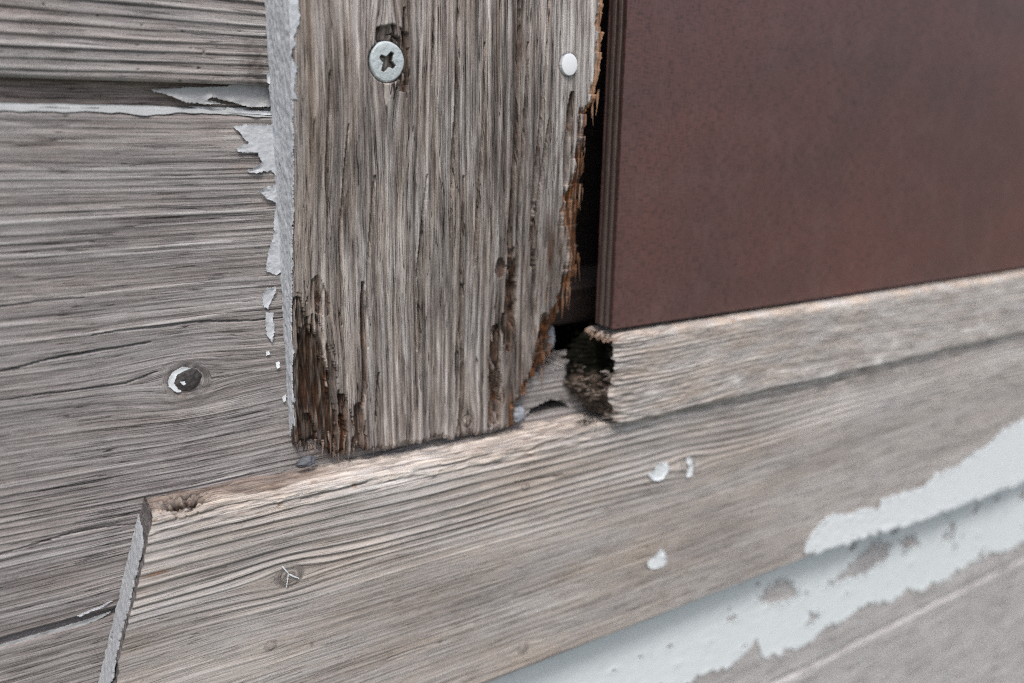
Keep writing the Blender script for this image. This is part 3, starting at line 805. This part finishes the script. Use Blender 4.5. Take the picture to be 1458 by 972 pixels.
# ------------------------------------------------------------------ paint flakes left on the planks
def flake(pts, y0, mat, parent, seed, d=.12, curl=.5, jag=.25, thick=.22, label=None, tilt=0.0, js=1.0):
    p = np.array(pts)
    x0, x1 = p[:, 0].min() - .8, p[:, 0].max() + .8; z0, z1 = p[:, 1].min() - .8, p[:, 1].max() + .8
    X, Z = np.meshgrid(spans((x0, x1, d)), spans((z0, z1, d)))
    sd = poly_sd(X, Z, pts) + jag * perlin(X / .9 / js, Z / .6 / js, seed) + .4 * jag * perlin(X / .35 / js, Z / .3 / js, seed + 1)
    e = np.exp(np.clip(sd, -9, 0) / (.7 * js))
    lift = curl * e * np.clip(.45 + perlin(X / 3, Z / 3, seed + 2), 0, 1.3)
    Y = y0 - thick - lift - .05 * perlin(X / 1.0, Z / 1.0, seed + 3) + tilt * (X - x0)
    m = (sd < 0)[:-1, :-1]
    bk = np.stack([X, Y + thick, Z], -1)
    o = grid_obj('paint_flake', np.stack([X, Y, Z], -1), mat, parent, m, bk)
    if label: o['label'] = label
    return o
mid_plank = [o for o in bpy.data.objects if o.name.startswith('plank') and o.type == 'MESH']
UPP, MID, LOW = mid_plank[0], mid_plank[2], mid_plank[3]
flake(PF1, -.15, M['paint_grey'], MID, 401, label='jagged grey paint flake under the groove')
flake(PF2, -.15, M['paint_grey'], MID, 402, curl=.9)
flake(PF3, -.15, M['paint_grey'], MID, 403)
flake(PF4, -.2, M['paint_grey'], MID, 404)
flake(PF5, -.2, M['paint_grey'], MID, 405)
for i, p in enumerate((PF6, PF7, PF8)):
    flake(p, -.2, M['paint_white'], MID, 406 + i, jag=.1)
flake(PF9, -.25, M['paint_white'], MID, 410, d=.08, jag=.12, curl=.3, label='white paint crescent round the dark knot')
flake([(-26.3, 11.4), (-25.3, 11.4), (-25.1, 10.7), (-25.6, 10.4), (-26.0, 10.8)], -.72, M['paint_white'], MID, 411, d=.06, jag=.1, curl=.1)
flake(PF10, -.1, M['paint_white'], UPP, 412, jag=.15)
# dark resinous knot
t = NT('dark_resin_knot')
tc = t.n('ShaderNodeTexCoord').outputs['Object']
n1 = t.noise(tc, 1100., 4, .6)
t.l(t.ramp(n1, [(.3, (.020, .017, .016)), (.75, (.095, .085, .085))]), t.b.inputs['Base Color'])
t.b.inputs['Roughness'].default_value = .5
t.l(t.bump(n1, .15 * MM, .8), t.b.inputs['Normal'])
gx = np.linspace(-1.05, 1.05, 70); A, B = np.meshgrid(gx, gx); R_ = np.hypot(A, B)
Yk = -.1 - .75 * np.sqrt(np.clip(1.02 - R_ ** 2, 0, 1)) + .08 * perlin(A * 3, B * 3, 415)
grid_obj('knot', np.stack([-24.5 + A * 3.2 * (1 + .06 * perlin(A * 2, B * 2, 416)) + .3 * B, Yk, 11.5 + B * 2.85], -1), t.m, MID, (R_ < 1)[:-1, :-1], .6)

# pale paint along the bevel of the middle plank, and a torn flap in the groove
xs_ = spans((-74, 1.2, .22)); sp_ = spans((0, 1, .06))
X, S = np.meshgrid(xs_, sp_)
low = 74.0 + .35 * perlin(X / 12, .5, 421) + .25 * perlin(X / 3, 2.5, 422) - .45 * np.exp(-((X + 28) / 4.5) ** 2) - .3 * sstep(-12, 0, X) - .3
upz = 75.35 + .1 * perlin(X / 4, 1.5, 423)
Zb = low + (upz - low) * S
f = sstep(72.7, 75.2, Zb)
Yb = 3.5 * f - .55 - .35 * (1 - S) ** 3 * np.clip(.6 + perlin(X / 5, 3.5, 424), 0, 1.4) - .1 * perlin(X / 2, S * 2, 425)
hole = (perlin(X / 7, S * 1.6, 426) > .42) & (S > .45)
bk = np.stack([X, Yb + .3, Zb], -1)
o = grid_obj('paint_strip', np.stack([X, Yb, Zb], -1), M['paint_pale'], MID, ~hole[:-1, :-1], bk)
o['label'] = 'pale paint ridge along the groove'
flake(BAND_FLAKE, 2.4, M['paint_dull'], MID, 431, curl=.8, jag=.18, label='torn grey paint flap in the groove')
flake([(-10.5, 75.3), (-6, 74.6), (0.6, 74.5), (0.6, 73.6), (-5, 73.9), (-8.5, 74.2)], .9, M['paint_grey'], MID, 432, curl=.5, jag=.12)
# same on the plank below
flake([(-76, -46.2), (-66, -46.0), (-60, -46.0), (-53, -45.6), (-47, -45.2), (-50, -46.4), (-56, -47.3), (-64, -47.2), (-76, -47.5)], 1.0, M['paint_dull'], LOW, 433, curl=.3, jag=.15)
flake([(-54.5, -43.0), (-51, -42.5), (-47, -41.8), (-46.5, -42.0), (-50.5, -42.8), (-54, -43.3)], -.2, M['paint_grey'], MID, 434, curl=.6, jag=.08)

# pale blue paint on the lower plank beside the sill board
xs_ = spans((5, 130, 1.0), (130, 470, .5), (470, 620, 4)); zs_ = spans((-157, -99, .4))
X, Z = np.meshgrid(xs_, zs_)
BB = np.array([(5, -97), (40, -104), (60, -113), (100, -129)] + sorted(BL_BOT))
bot = np.interp(X, BB[:, 0], BB[:, 1]) + 2.4 * perlin(X / 9, .5, 441) + 1.4 * perlin(X / 2.2, 2.5, 442)
gone = Z < bot
sdh = np.full(X.shape, 9.0)
for p in (BL_H1, BL_H2, BL_H3, BL_H4, BL_H5, BL_H6, BL_H7):
    sdh = np.minimum(sdh, poly_sd_local(X, Z, p, 6))
for i in range(60):
    hx, hz, hr = 70 + rr.random() * 380, -152 + rr.random() * 48, .5 + 1.6 * rr.random() ** 3
    sdh = np.minimum(sdh, np.hypot((X - hx) / 1.6, Z - hz) - hr)
gone |= sdh + 1.0 * perlin(X / 3, Z / 2.2, 443) + .5 * perlin(X / 1.2, Z / 1, 444) < 0
e = np.exp(-np.clip(np.minimum(Z - bot, sdh), 0, 9) / 1.5)
Yq = -.75 - .06 * perlin(X / 6, Z / 3, 445) - .35 * e * np.clip(.4 + perlin(X / 6, Z / 6, 446), 0, 1)
bk = np.stack([X, Yq + .6, Z], -1)
o = grid_obj('paint_layer', np.stack([X, Yq, Z], -1), M['paint_blue'], LOW, ~gone[:-1, :-1], bk)
o['label'] = 'pale blue paint with flaked patches'

# ------------------------------------------------------------------ sill board
sill = thing('sill_board', 'long weathered sill board with ridged grain and a slanted painted end', 'board', (0, 0, -97))
SY = -13.0
sec = []       # (y, z offset from the top, normal)
r = 1.8
for y in np.linspace(0, SY + r, 22): sec.append((y, 0, 0, 1))
for a in np.linspace(0, 90, 8)[1:]:
    a = math.radians(a); sec.append((SY + r - r * math.sin(a), -r + r * math.cos(a), -math.sin(a), math.cos(a)))
for z in np.arange(r + .26, 77.3, .27): sec.append((SY, -z, -1, 0))
for a in np.linspace(0, 90, 6)[1:]:
    a = math.radians(a); sec.append((SY + 1.2 - 1.2 * math.cos(a), -77.3 - 1.2 * math.sin(a), -math.cos(a), -math.sin(a)))
sec.append((-.2, -78.5, 0, -1))
sec = np.array(sec)[::-1]                # bottom to top so that faces look outward
Ts = spans((0, 150, .25), (150, 260, .45), (260, 470, .85), (470, 660, 5))
T, SJ = np.meshgrid(Ts, np.arange(len(sec)))
sy, sz, ny, nz = (sec[:, i][SJ] for i in range(4))
ztop = -16.0 - 2.4 * sstep(-30, 60, T - 37)
Zs = ztop + sz
endx = -37.0 + (Zs + 16.5) * .31
fade = np.exp(-T / 22)
Xs = T + endx * fade + -45.0 * (1 - fade)
Xs = np.where(T < .01, Xs, Xs)
depth_in = np.clip(SY - sy, -13, 0)              # 0 on the face, negative on the top
vz = Zs + (sy - SY) * .8 + 0.0                     # unrolled across-grain coordinate
KN = [(AP_KN[0][0], AP_KN[0][1], 3.4, 2.2), (133.0, -40.5, 3.6, 2.2), (66.5, -89, 1.6, 2.0), (-12.4, -59.3, 1.4, 2.0)]
v = knot_flow(Xs, vz, KN)
v = v + 2.2 * sstep(-40, 70, Xs) * 0 + 1.6 * perlin(Xs / 120, v / 30, 501)
flat = .12 + .88 * sstep(-48, -40, v + 5 * perlin(Xs / 60, .5, 502)) + .10 * sstep(-55, -80, v)
h, tone, vv = wood(Xs, v, 510, 2.35, .62, .8, .30, flat)
# plain lower half: finer ring lines
h2, tone2, _ = wood(Xs, v, 520, 1.35, .12, .8, .3)
lowk = sstep(-42, -50, v)
h = h + .8 * h2 * lowk; tone = tone * (1 - .5 * lowk) + tone2 * .5 * lowk
tone = tone + .05 + .12 * perlin(Xs / 60, v / 14, 503) + .05 * sstep(150, 260, Xs)
warm = np.clip(.36 + .4 * perlin(Xs / 45, v / 9, 504) + .2 * perlin(Xs / 10, v / 1.6, 505), 0, 1) * (1 - .55 * sstep(120, 260, Xs))
rot = np.zeros_like(Xs); orange = np.full_like(Xs, .5)
# worn pale top and arris
topk = sstep(-7.5, -2.5, sz + 2.2 * perlin(Xs / 15, .5, 506) + .8 * perlin(Xs / 3, 1.5, 506))
topk = np.maximum(topk, sstep(-1.2, -.3, sz))
chew = fbm(Xs / 9, vz / 1.6, 3, 507)
h = h * (1 - .55 * topk) + topk * (.55 * chew - .35) - 1.1 * topk * np.clip(perlin(Xs / 13, vz / 1.6, 521) - .22, 0, 1)
tone = tone + .20 * topk + .20 * topk * chew - .35 * topk * np.clip(perlin(Xs / 13, vz / 1.6, 521) - .22, 0, 1); warm = np.clip(warm + .30 * topk * (.7 + chew), 0, 1)
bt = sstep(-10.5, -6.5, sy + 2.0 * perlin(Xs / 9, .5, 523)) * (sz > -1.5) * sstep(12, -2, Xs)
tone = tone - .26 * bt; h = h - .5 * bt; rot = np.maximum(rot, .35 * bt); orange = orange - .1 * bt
# arris broken away in long slivers
brk = np.clip(perlin(Xs / 16, 2.5, 508) - .05, 0, 1) * np.exp(-((sz + 1.5) / 1.3) ** 2) * (sy < SY + 3)
h = h - 1.6 * brk
# decayed pocket near the left end, moss-green tinge and brown spots on the top
pk = np.clip(1.25 - np.hypot((Xs + 29.5) / 5.6, (sy + 7.5) / 4.2) + .5 * perlin(Xs / 1.3, sy / .8, 509), 0, 1) * (sz > -2.5)
h = h - 3.4 * pk * (1 + .5 * perlin(Xs / 1.2, sy / .7, 522)); rot = np.maximum(rot, np.clip(1.5 * pk, 0, 1)); orange = orange - .5 * pk
pk = np.clip(perlin(Xs / 5, vz / .9, 511) - .55, 0, 1) * 3.2 * topk
rot = np.maximum(rot, np.clip(pk, 0, .6)); h = h - .5 * pk
pk = np.clip(1.2 - np.hypot((Xs + 39.5 - 2) / 3.5, (Zs + 30.5) / .8) + .3 * perlin(Xs, Zs * 2, 512), 0, 1)
rot = np.maximum(rot, .65 * pk); orange = orange + .25 * pk
# top worn down behind (towards the wall) under the opening
# knots
gu = Xs.copy()
for kx, kz, rad, amt in ((AP_KN[0][0], AP_KN[0][1], 3.0, .35), (133.0, -40.5, 2.8, .5), (66.5, -89, 1.6, .3), (-12.4, -59.3, 1.3, .3), (66, -32.8, 1.2, .2)):
    d = np.hypot((Xs - kx) / 1.2, Zs - kz) / rad
    k = np.clip(1.25 - d, 0, 1) * (sy < -9)
    h = h * (1 - .7 * k) + .3 * k + .08 * np.sin(d * 16) * k - .9 * amt * np.exp(-((d - 1.0) / .16) ** 2) * np.clip(.4 + perlin(np.arctan2(Zs - kz, Xs - kx) * 1.2, kx, 513), 0, 1)
    tone = tone - .10 * k + .05 * np.sin(d * 16) * k
    kk = sstep(1.1, .8, d) * (sy < -9)
    vv = vv * (1 - kk) + (d * rad * 1.3 + kx) * kk; gu = gu * (1 - kk) + 3 * np.arctan2(Zs - kz, Xs - kx) * kk
for p, w, dp in (([(62, -30.5), (72, -31.5), (80, -32.2)], .35, .7), ([(-2, -20.5), (8, -20.2), (16, -20.0)], .45, 1.2), ([(20, -75), (45, -76), (70, -76)], .2, .4)):
    cd, cg = crack(Xs, Zs, p, w, dp, 515)
    h = h - cd * (sy < -10)
# tiny dark specks and checks
spk = np.clip(perlin(Xs / .7, Zs / .5, 517) - .74, 0, 1) * 3 * (sy < -12)
h = h - .35 * spk; tone = tone - .45 * spk
spots = np.clip(perlin(Xs / 3.2, Zs / 2.2, 518) - .70, 0, 1) * 2.2 * sstep(-45, -60, Zs)
tone = tone - .5 * spots
Ys = sy + ny * h; Zq = Zs + nz * h
# left end slightly chipped
Xs = Xs + .25 * perlin(vz / 1.4, sy / 2, 519) * np.exp(-T / 1.5) + 1.2 * np.exp(-T / 1.2) * np.clip(perlin(vz / 5, .5, 514), 0, 1)
P = np.stack([Xs, Ys, Zq], -1)
attrs = dict(grain=np.stack([gu, vv, Ys], -1), tone=tone, warm=warm, rot=np.clip(rot, 0, 1), orange=orange)
grid_obj('board', P, M['sill'], sill, None, None, attrs)
# sawn end, bare grey wood
ring_ = P[:, 0, :]
yy = np.linspace(0, 1, 12)
E = np.stack([np.stack([ring_[:, 0] + .02 + .0 * k, ring_[:, 1] * (1 - k) + (-.2) * k, ring_[:, 2]], -1) for k in yy], 1)
E[:, 1:-1, 0] += .25 * perlin(E[:, 1:-1, 1] / .8, E[:, 1:-1, 2] / 1.2, 531)
ea = dict(grain=np.stack([E[..., 1] * .5, E[..., 2], E[..., 0]], -1), tone=.28 + .15 * perlin(E[..., 1] / 2, E[..., 2] / 1.2, 532), warm=np.full(E.shape[:2], .2), rot=np.zeros(E.shape[:2]), orange=np.zeros(E.shape[:2]))
grid_obj('end_grain', E[:, ::-1], M['plank'], sill, None, None, ea)
# grey paint on the end
zz = spans((-94, -19.5, .25)); yy = spans((-12.6, -.2, .25))
Yp, Zp = np.meshgrid(yy, zz)
Xp = -37.0 + (Zp + 16.5) * .31 - .35 - .18 * fbm(Yp / 1.2, Zp / 1.6, 3, 541)
lim_f = -10.2 + 1.0 * perlin(Zp / 5, .5, 542) + .7 * perlin(Zp / 1.2, 2.5, 543) - 1.6 * sstep(-50, -60, Zp) + 4.0 * sstep(-26, -20, Zp)
top_ = -21.5 + 2.2 * perlin(Yp / 1.0, .5, 544)
pm = (Yp > lim_f) & (Zp < top_) & ~((perlin(Yp / 2.5, Zp / 4, 545) > .5) & (Yp > -3.5))
grid_obj('paint_layer', np.stack([Xp, Yp, Zp], -1)[:, ::-1], M['paint_dark'], sill, pm[:-1, :-1][:, ::-1], np.stack([Xp + .5, Yp, Zp], -1)[:, ::-1])
# paint left on the sill board
for i, (p, w, lb) in enumerate(((AP_F1, 'paint_white', None), (AP_F2, 'paint_white', None), (AP_F3, 'paint_white', None))):
    flake(p, SY - .2, M[w], sill, 551 + i, d=.15, jag=.5, curl=.7)
for i, (a, b) in enumerate((((-8.2, -37.2), (-6.5, -40.2)), ((-6.6, -39.9), (-4.2, -41.8)), ((-6.9, -39.9), (-7.5, -43.2)))):
    (ax, az), (bx, bz) = a, b
    L = math.hypot(bx - ax, bz - az); nx, nz_ = -(bz - az) / L * .15, (bx - ax) / L * .15
    flake([(ax + nx, az + nz_), (bx + nx * .5, bz + nz_ * .5), (bx - nx * .5, bz - nz_ * .5), (ax - nx, az - nz_)], SY - .45, M['paint_white'], sill, 556 + i, d=.05, jag=.14, curl=.1)
o = flake(AP_W[:20] + [(430, -68), (480, -80), (530, -93.5), (430, -94.5)] + AP_W[20:], SY - .25, M['paint_white'], sill, 561, d=.4, jag=1.7, curl=.35, thick=.4, js=6.0)
o['label'] = 'curling white paint edge on the lower right of the sill'

# ------------------------------------------------------------------ ledge strip under the panel
ledge = thing('ledge_strip', 'rough pale wooden strip under the brown panel with a mossy broken end', 'strip', (98, 0, -20))
LY, LT, LB = -16.5, 10.2, -18.0
sec = []; r = 1.6
for y in np.linspace(0, LY + r, 18): sec.append((y, LT, 0, 1))
for a in np.linspace(0, 90, 7)[1:]:
    a = math.radians(a); sec.append((LY + r - r * math.sin(a), LT - r + r * math.cos(a), -math.sin(a), math.cos(a)))
for z in np.arange(LT - r - .3, LB + 1.2, -.3): sec.append((LY, z, -1, 0))
for a in np.linspace(0, 90, 6)[1:]:
    a = math.radians(a); sec.append((LY + 1.2 - 1.2 * math.cos(a), LB + 1.2 - 1.2 * math.sin(a), -math.cos(a), -math.sin(a)))
sec.append((-.5, LB, 0, -1))
sec = np.array(sec)[::-1]
Ts = spans((0, 130, .32), (130, 370, .75), (370, 520, 5))
T, SJ = np.meshgrid(Ts, np.arange(len(sec)))
sy, sz, ny, nz = (sec[:, i][SJ] for i in range(4))
vz = sz + (sy - LY) * .8
def ledge_start(y, z):
    return 95.9 - 8.0 * sstep(LY, 0, y) * sstep(10, 3, z) * sstep(-18, -3, z) + 1.6 * sstep(-8, -18, z) + 1.2 * perlin(z / 2.6, y / 4, 601) + .9 * perlin(z / .9, y / 1.5, 602) - 1.3 * np.exp(-((z + 9) / 3.5) ** 2)
Xl = T + ledge_start(sy, sz) * np.exp(-T / 8) + 96 * (1 - np.exp(-T / 8))
v = vz + 1.2 * np.sin(Xl / 38) * sstep(97, 140, Xl) + .6 * perlin(Xl / 25, vz / 6, 603)
h, tone, vv = wood(Xl, v, 610, 1.5, .38, 1.0, .3)
rag = np.exp(-T / 14)
h = h * (1 + .9 * rag) + .18 * fbm(Xl / 4, v / .8, 3, 604) * (1 - .3 * rag) - .6 * rag * np.clip(perlin(Xl / 5, v / 1.2, 605) + .2, 0, 1)
h = h - 2.4 * np.exp(-T / 1.6) * np.clip(.8 + .8 * perlin(sz / 3, sy / 3, 613), 0, 1.6) - .5 * np.exp(-T / 6) * np.clip(fbm(Xl / 3, v / .9, 3, 614), 0, 1)
tone = tone + .10 + .12 * fbm(Xl / 14, v / 2.2, 2, 606) + .05 * sstep(150, 260, Xl)
warm = np.clip(.42 + .5 * perlin(Xl / 20, v / 4, 607), 0, 1) * (1 - .5 * sstep(120, 260, Xl))
tk = sstep(LT - 3.2, LT - .6, sz + 1.2 * perlin(Xl / 7, .5, 608))
warm = np.maximum(warm, .95 * tk * np.clip(.8 + perlin(Xl / 9, 1.5, 609), 0, 1)); tone = tone + .14 * tk
lk = np.clip(perlin(Xl / 9, v / 4, 611) - .25, 0, 1) * sstep(-4, -12, sz)      # pale lichen crust low on the face
tone = tone + .5 * lk; h = h + .35 * lk
rot = np.clip(.85 * np.exp(-T / 2.5) * sstep(9, 10.5, sz) + np.clip(perlin(Xl / 4, vz / 1.0, 612) - .5, 0, 1) * 2.6 * tk, 0, .7); orange = np.full_like(Xl, .62)
P = np.stack([Xl, sy + ny * h, sz + nz * h], -1)
grid_obj('strip', P, M['sill'], ledge, None, None, dict(grain=np.stack([Xl, vv, P[..., 1]], -1), tone=tone, warm=warm, rot=rot, orange=orange))
# broken left end, hollowed; shade of the hollow is put into its near-black colour
t = NT('mossy_rotten_wood')
tc = t.n('ShaderNodeTexCoord').outputs['Object']
n1 = t.noise(tc, 500., 5, .65); n2 = t.noise(t.vmul(tc, (200, 200, 900)), 1., 4, .6); n3 = t.noise(tc, 120., 3, .5)
c = t.ramp(n2, [(.28, (.016, .012, .009)), (.52, (.11, .083, .066)), (.75, (.32, .27, .235))])
c = t.mix(t.ramp(t.math('ADD', n1, t.math('MULTIPLY', t.attr('moss_shade'), .5)), [(.60, (0, 0, 0)), (.78, (1, 1, 1))]), c, (.006, .006, .004))
t.l(c, t.b.inputs['Base Color']); t.b.inputs['Roughness'].default_value = .9
t.b.inputs['Specular IOR Level'].default_value = .08
t.l(t.bump(t.math('ADD', n1, n2), .5 * MM, .9), t.b.inputs['Normal'])
M['mossy'] = t.m
ring_ = P[:, 0, :]
nk = 60
kk = np.linspace(0, 1, nk)
E = np.stack([np.stack([ring_[:, 0], ring_[:, 1] * (1 - k) + (-.4) * k, ring_[:, 2]], -1) for k in kk], 1)
inner = np.clip(np.minimum(kk[None, :] * 3, 1), 0, 1)
E[..., 0] = ring_[:, 0][:, None] * (1 - inner) + inner * ledge_start(E[..., 1], E[..., 2])
cav = np.exp(-((E[..., 1] + 6.5) / 4.0) ** 2 - ((E[..., 2] - 1.5) / 7.5) ** 2)
E[..., 0] += (11.0 * cav + 2.0 * fbm(E[..., 1] / 2.6, E[..., 2] / 1.1, 4, 621) * np.minimum(1, kk * 4)[None, :])
moss_shade = .75 * sstep(-9, 0, E[..., 2] + 3 * perlin(E[..., 1] / 3, E[..., 2] / 3, 622))
grid_obj('broken_end', E[:, ::-1], M['mossy'], ledge, None, None, dict(moss_shade=moss_shade[:, ::-1]))

sp = []
for i in range(46):
    z = rr.uniform(-17.5, 0); y = LY + 1.0 + 12 * rr.random() ** 1.5
    x = float(ledge_start(np.array(y), np.array(z))) + rr.uniform(.6, 2.5)
    sp.append(((x, y, z), (-1, rr.uniform(-.25, .25), rr.uniform(-.35, .2)), rr.uniform(1.0, 3.2), rr.uniform(.25, .7), rr.uniform(.2, .7), rr.uniform(.2, .5), rr.uniform(.3, .7)))
fibres('torn_fibres', sp, M['sill'], ledge)
# moss in the broken end and along the joint
def moss(name, label, seeds, n, seed, mat, size):
    r = random.Random(seed)
    V, q = [], []
    for i in range(n):
        cx, cy, cz, sx, sy_, sz_ = seeds[r.randrange(len(seeds))]
        x, y, z = cx + r.gauss(0, sx), cy + r.gauss(0, sy_), cz + r.gauss(0, sz_)
        a = r.random() * 6.28; L = size * (.5 + r.random()); w = L * .22
        dx, dy, dz = math.cos(a) * .8, math.sin(a) * .6 - .3, .2 + r.random()
        b = len(V)
        px, pz = -dz * w, dx * w
        V += [(x - px, y, z - pz), (x + px, y, z + pz), (x + px * .5 + dx * L, y + dy * L, z + pz * .5 + dz * L), (x - px * .5 + dx * L, y + dy * L, z - pz * .5 + dz * L)]
        q.append((b, b + 1, b + 2, b + 3))
    q = np.array(q)
    o = finish_mesh(name, np.array(V), q.ravel(), np.arange(len(q)) * 4, 0, mat, None, {})
    o['kind'] = 'stuff'; o['label'] = label; o['category'] = 'moss'
    return o
t = NT('shaded_moss')  # moss colour darkened to near black to carry the hollow's shade
tc = t.n('ShaderNodeTexCoord').outputs['Object']
t.l(t.ramp(t.noise(tc, 700., 3, .6), [(.3, (.004, .004, .002)), (.6, (.010, .0095, .005)), (.8, (.045, .036, .018))]), t.b.inputs['Base Color'])
t.b.inputs['Roughness'].default_value = .9; t.b.inputs['Specular IOR Level'].default_value = .08
moss('moss', 'moss, its green darkened for shade, in the broken end of the strip below the brown panel',
     [(93.5, -8, 7, 1.6, 2.2, 2.5), (91, -4, 4, 2.0, 2.5, 4.0), (95.5, -11, 8.5, 1.2, 1.5, 1.0), (92.5, -9, -4, 1.2, 2.5, 3.0), (90, -10.5, -17.6, 1.8, 1.5, .3)], 800, 3, t.m, .55)

# ------------------------------------------------------------------ brown film-faced panel
panel = thing('plywood_panel', 'dark reddish brown film-faced plywood panel standing on the pale strip', 'panel', (97.5, -9, 11.2))
t = NT('brown_phenolic_film')
tc = t.n('ShaderNodeTexCoord').outputs['Object']
wx = t.noise(t.vmul(tc, (2600, 1, 320)), 1., 3, .6); wz = t.noise(t.vmul(tc, (320, 1, 2600)), 1., 3, .6)
big = t.noise(t.vmul(tc, (14, 1, 22)), 1., 4, .55, .5); mott = t.noise(t.vmul(tc, (90, 1, 60)), 1., 4, .65)
fine = t.noise(tc, 1800., 3, .6)
c = t.mix(t.ramp(big, [(.3, (0, 0, 0)), (.7, (1, 1, 1))]), (.096, .053, .050), (.140, .063, .055))
weave = t.math('MULTIPLY', wx, wz)
c = t.mix(t.math('MULTIPLY', t.ramp(weave, [(.16, (1, 1, 1)), (.26, (0, 0, 0))]), .85), c, (.042, .026, .025))
c = t.mix(t.math('MULTIPLY', t.ramp(mott, [(.5, (0, 0, 0)), (.75, (1, 1, 1))]), .25), c, (.17, .11, .10))
t.l(c, t.b.inputs['Base Color'])
scr = t.noise(t.vmul(tc, (420, 1, 6)), 1., 3, .6)
t.l(t.math('ADD', t.math('MULTIPLY', t.math('ADD', mott, scr), .13), .24), t.b.inputs['Roughness'])
t.b.inputs['Specular IOR Level'].default_value = .6
t.l(t.bump(t.math('ADD', weave, t.math('MULTIPLY', fine, .15)), .10 * MM, .6), t.b.inputs['Normal'])
M['film'] = t.m
def ply_mat(name, c0, c1):
    t = NT(name)
    tc = t.n('ShaderNodeTexCoord').outputs['Object']
    n1 = t.noise(t.vmul(tc, (900, 900, 60)), 1., 4, .6); n2 = t.noise(tc, 35., 3, .5)
    t.l(t.mix(n1, c0, c1), t.b.inputs['Base Color'])
    t.b.inputs['Roughness'].default_value = .7
    t.l(t.bump(n1, .15 * MM, .8), t.b.inputs['Normal'])
    return t.m
M['ply_a'] = ply_mat('dark_ply_edge', (.035, .022, .019), (.085, .055, .048))
M['ply_b'] = ply_mat('lighter_ply_edge', (.085, .058, .05), (.19, .14, .125))
PX0, PX1, PZ0, PZ1 = 97.5, 600, 11.9, 329
def wavy_slab(name, y0, y1, dxs, mat, seed, z0=PZ0):
    """a sheet between y0 and y1 whose left edge wanders a little"""
    zz = spans((z0, 120, 1.0), (120, PZ1, 12))
    ex = PX0 + dxs + .10 * perlin(zz / 7, .5, seed) + .05 * perlin(zz / 1.7, 2.5, seed)
    n = len(zz); V = []; q = []
    for i in range(n):
        V += [(ex[i] + .12, y0, zz[i]), (ex[i], y0 + .12, zz[i]), (ex[i], y1, zz[i]), (PX1, y1, zz[i]), (PX1, y0, zz[i])]
    for i in range(n - 1):
        for j in range(5):
            a = i * 5 + j; b = i * 5 + (j + 1) % 5
            q.append((a, a + 5, b + 5, b))
    m4 = (n - 1) * 5
    # caps
    V = np.array(V); lo = [0, 1, 2, 3, 4]; hi = [x + 5 * (n - 1) for x in lo][::-1]
    loops = np.concatenate([np.array(q).ravel(), lo, hi]); starts = np.concatenate([np.arange(m4) * 4, [m4 * 4, m4 * 4 + 5]])
    return finish_mesh(name, V, loops, starts, 0, mat, panel, {})
wavy_slab('face_film', -12.0, -11.1, 0, M['film'], 701)
yb = -11.1
for i, th in enumerate((1.5, 1.3, 1.5, 1.3, 1.5)):
    wavy_slab('ply', yb + .02, yb + th - .02, .22 if i % 2 == 0 else .0, M['ply_a' if i % 2 == 0 else 'ply_b'], 702 + i, PZ0 + .1)
    yb += th
wavy_slab('back_film', yb, yb + .5, .05, M['film'], 709)

# ------------------------------------------------------------------ lumps of old grey filler in the gaps
def filler_mat(name, c0, c1):
    t = NT(name)
    tc = t.n('ShaderNodeTexCoord').outputs['Object']
    n1 = t.noise(tc, 700., 4, .6)
    t.l(t.mix(n1, c0, c1), t.b.inputs['Base Color']); t.b.inputs['Roughness'].default_value = .55
    t.l(t.bump(n1, .25 * MM, .9), t.b.inputs['Normal'])
    return t.m
M['filler'] = filler_mat('grey_filler', (.16, .175, .20), (.32, .345, .38))
M['filler_dark'] = filler_mat('dark_grey_filler', (.05, .055, .065), (.15, .16, .18))
def lump(label, c, r, seed, sq=1.0, mat='filler', tilt=0.0):
    nu, nv = 36, 22
    V = []
    th = np.linspace(0, 2 * math.pi, nu, endpoint=False); ph = np.linspace(.05, math.pi - .05, nv)
    TH, PH = np.meshgrid(th, ph)
    d = np.stack([np.cos(TH) * np.sin(PH), np.sin(TH) * np.sin(PH), np.cos(PH)], -1)
    s = np.sign(d) * np.abs(d) ** sq
    k = 1 + .4 * perlin(d[..., 0] * 2.2 + 2 * d[..., 1], d[..., 2] * 1.6, seed) + .12 * perlin(d[..., 0] * 4, d[..., 2] * 4 + d[..., 1] * 3, seed + 1)
    P = s * np.array(r) * k[..., None]
    P[..., 2] += tilt * P[..., 0]
    P = P + np.array(c)
    V = P.reshape(-1, 3); q = []
    for i in range(nv - 1):
        for j in range(nu):
            q.append((i * nu + j, (i + 1) * nu + j, (i + 1) * nu + (j + 1) % nu, i * nu + (j + 1) % nu))
    ns = len(q)
    loops = np.concatenate([np.array(q).ravel(), np.arange(nu), np.arange(nu)[::-1] + (nv - 1) * nu])
    starts = np.concatenate([np.arange(ns) * 4, [ns * 4, ns * 4 + nu]])
    o = finish_mesh('filler_lump', V, loops, starts, ns, M[mat], None, {})
    o['label'] = label; o['category'] = 'filler'; o['group'] = 'lumps of grey filler in the gaps'
    return o
lump('dark grey filler lump under the rotten left corner of the trim board', (LUMP1[0][0] - .3, -4.2, -14.3), (2.4, 1.3, 1.3), 801, 1.0, 'filler_dark', .15)
lump('small pale grey filler lump under the right corner of the trim board', (LUMP2[0][0] - .8, -3.6, LUMP2[0][1] - 2.2), (2.0, 1.8, 2.4), 804, .7)
lump('pale grey filler lump behind the orange right edge of the trim board', (LUMP3[0][0] - 2.0, 2.5, LUMP3[0][1]), (2.8, 2.0, 4.0), 807)
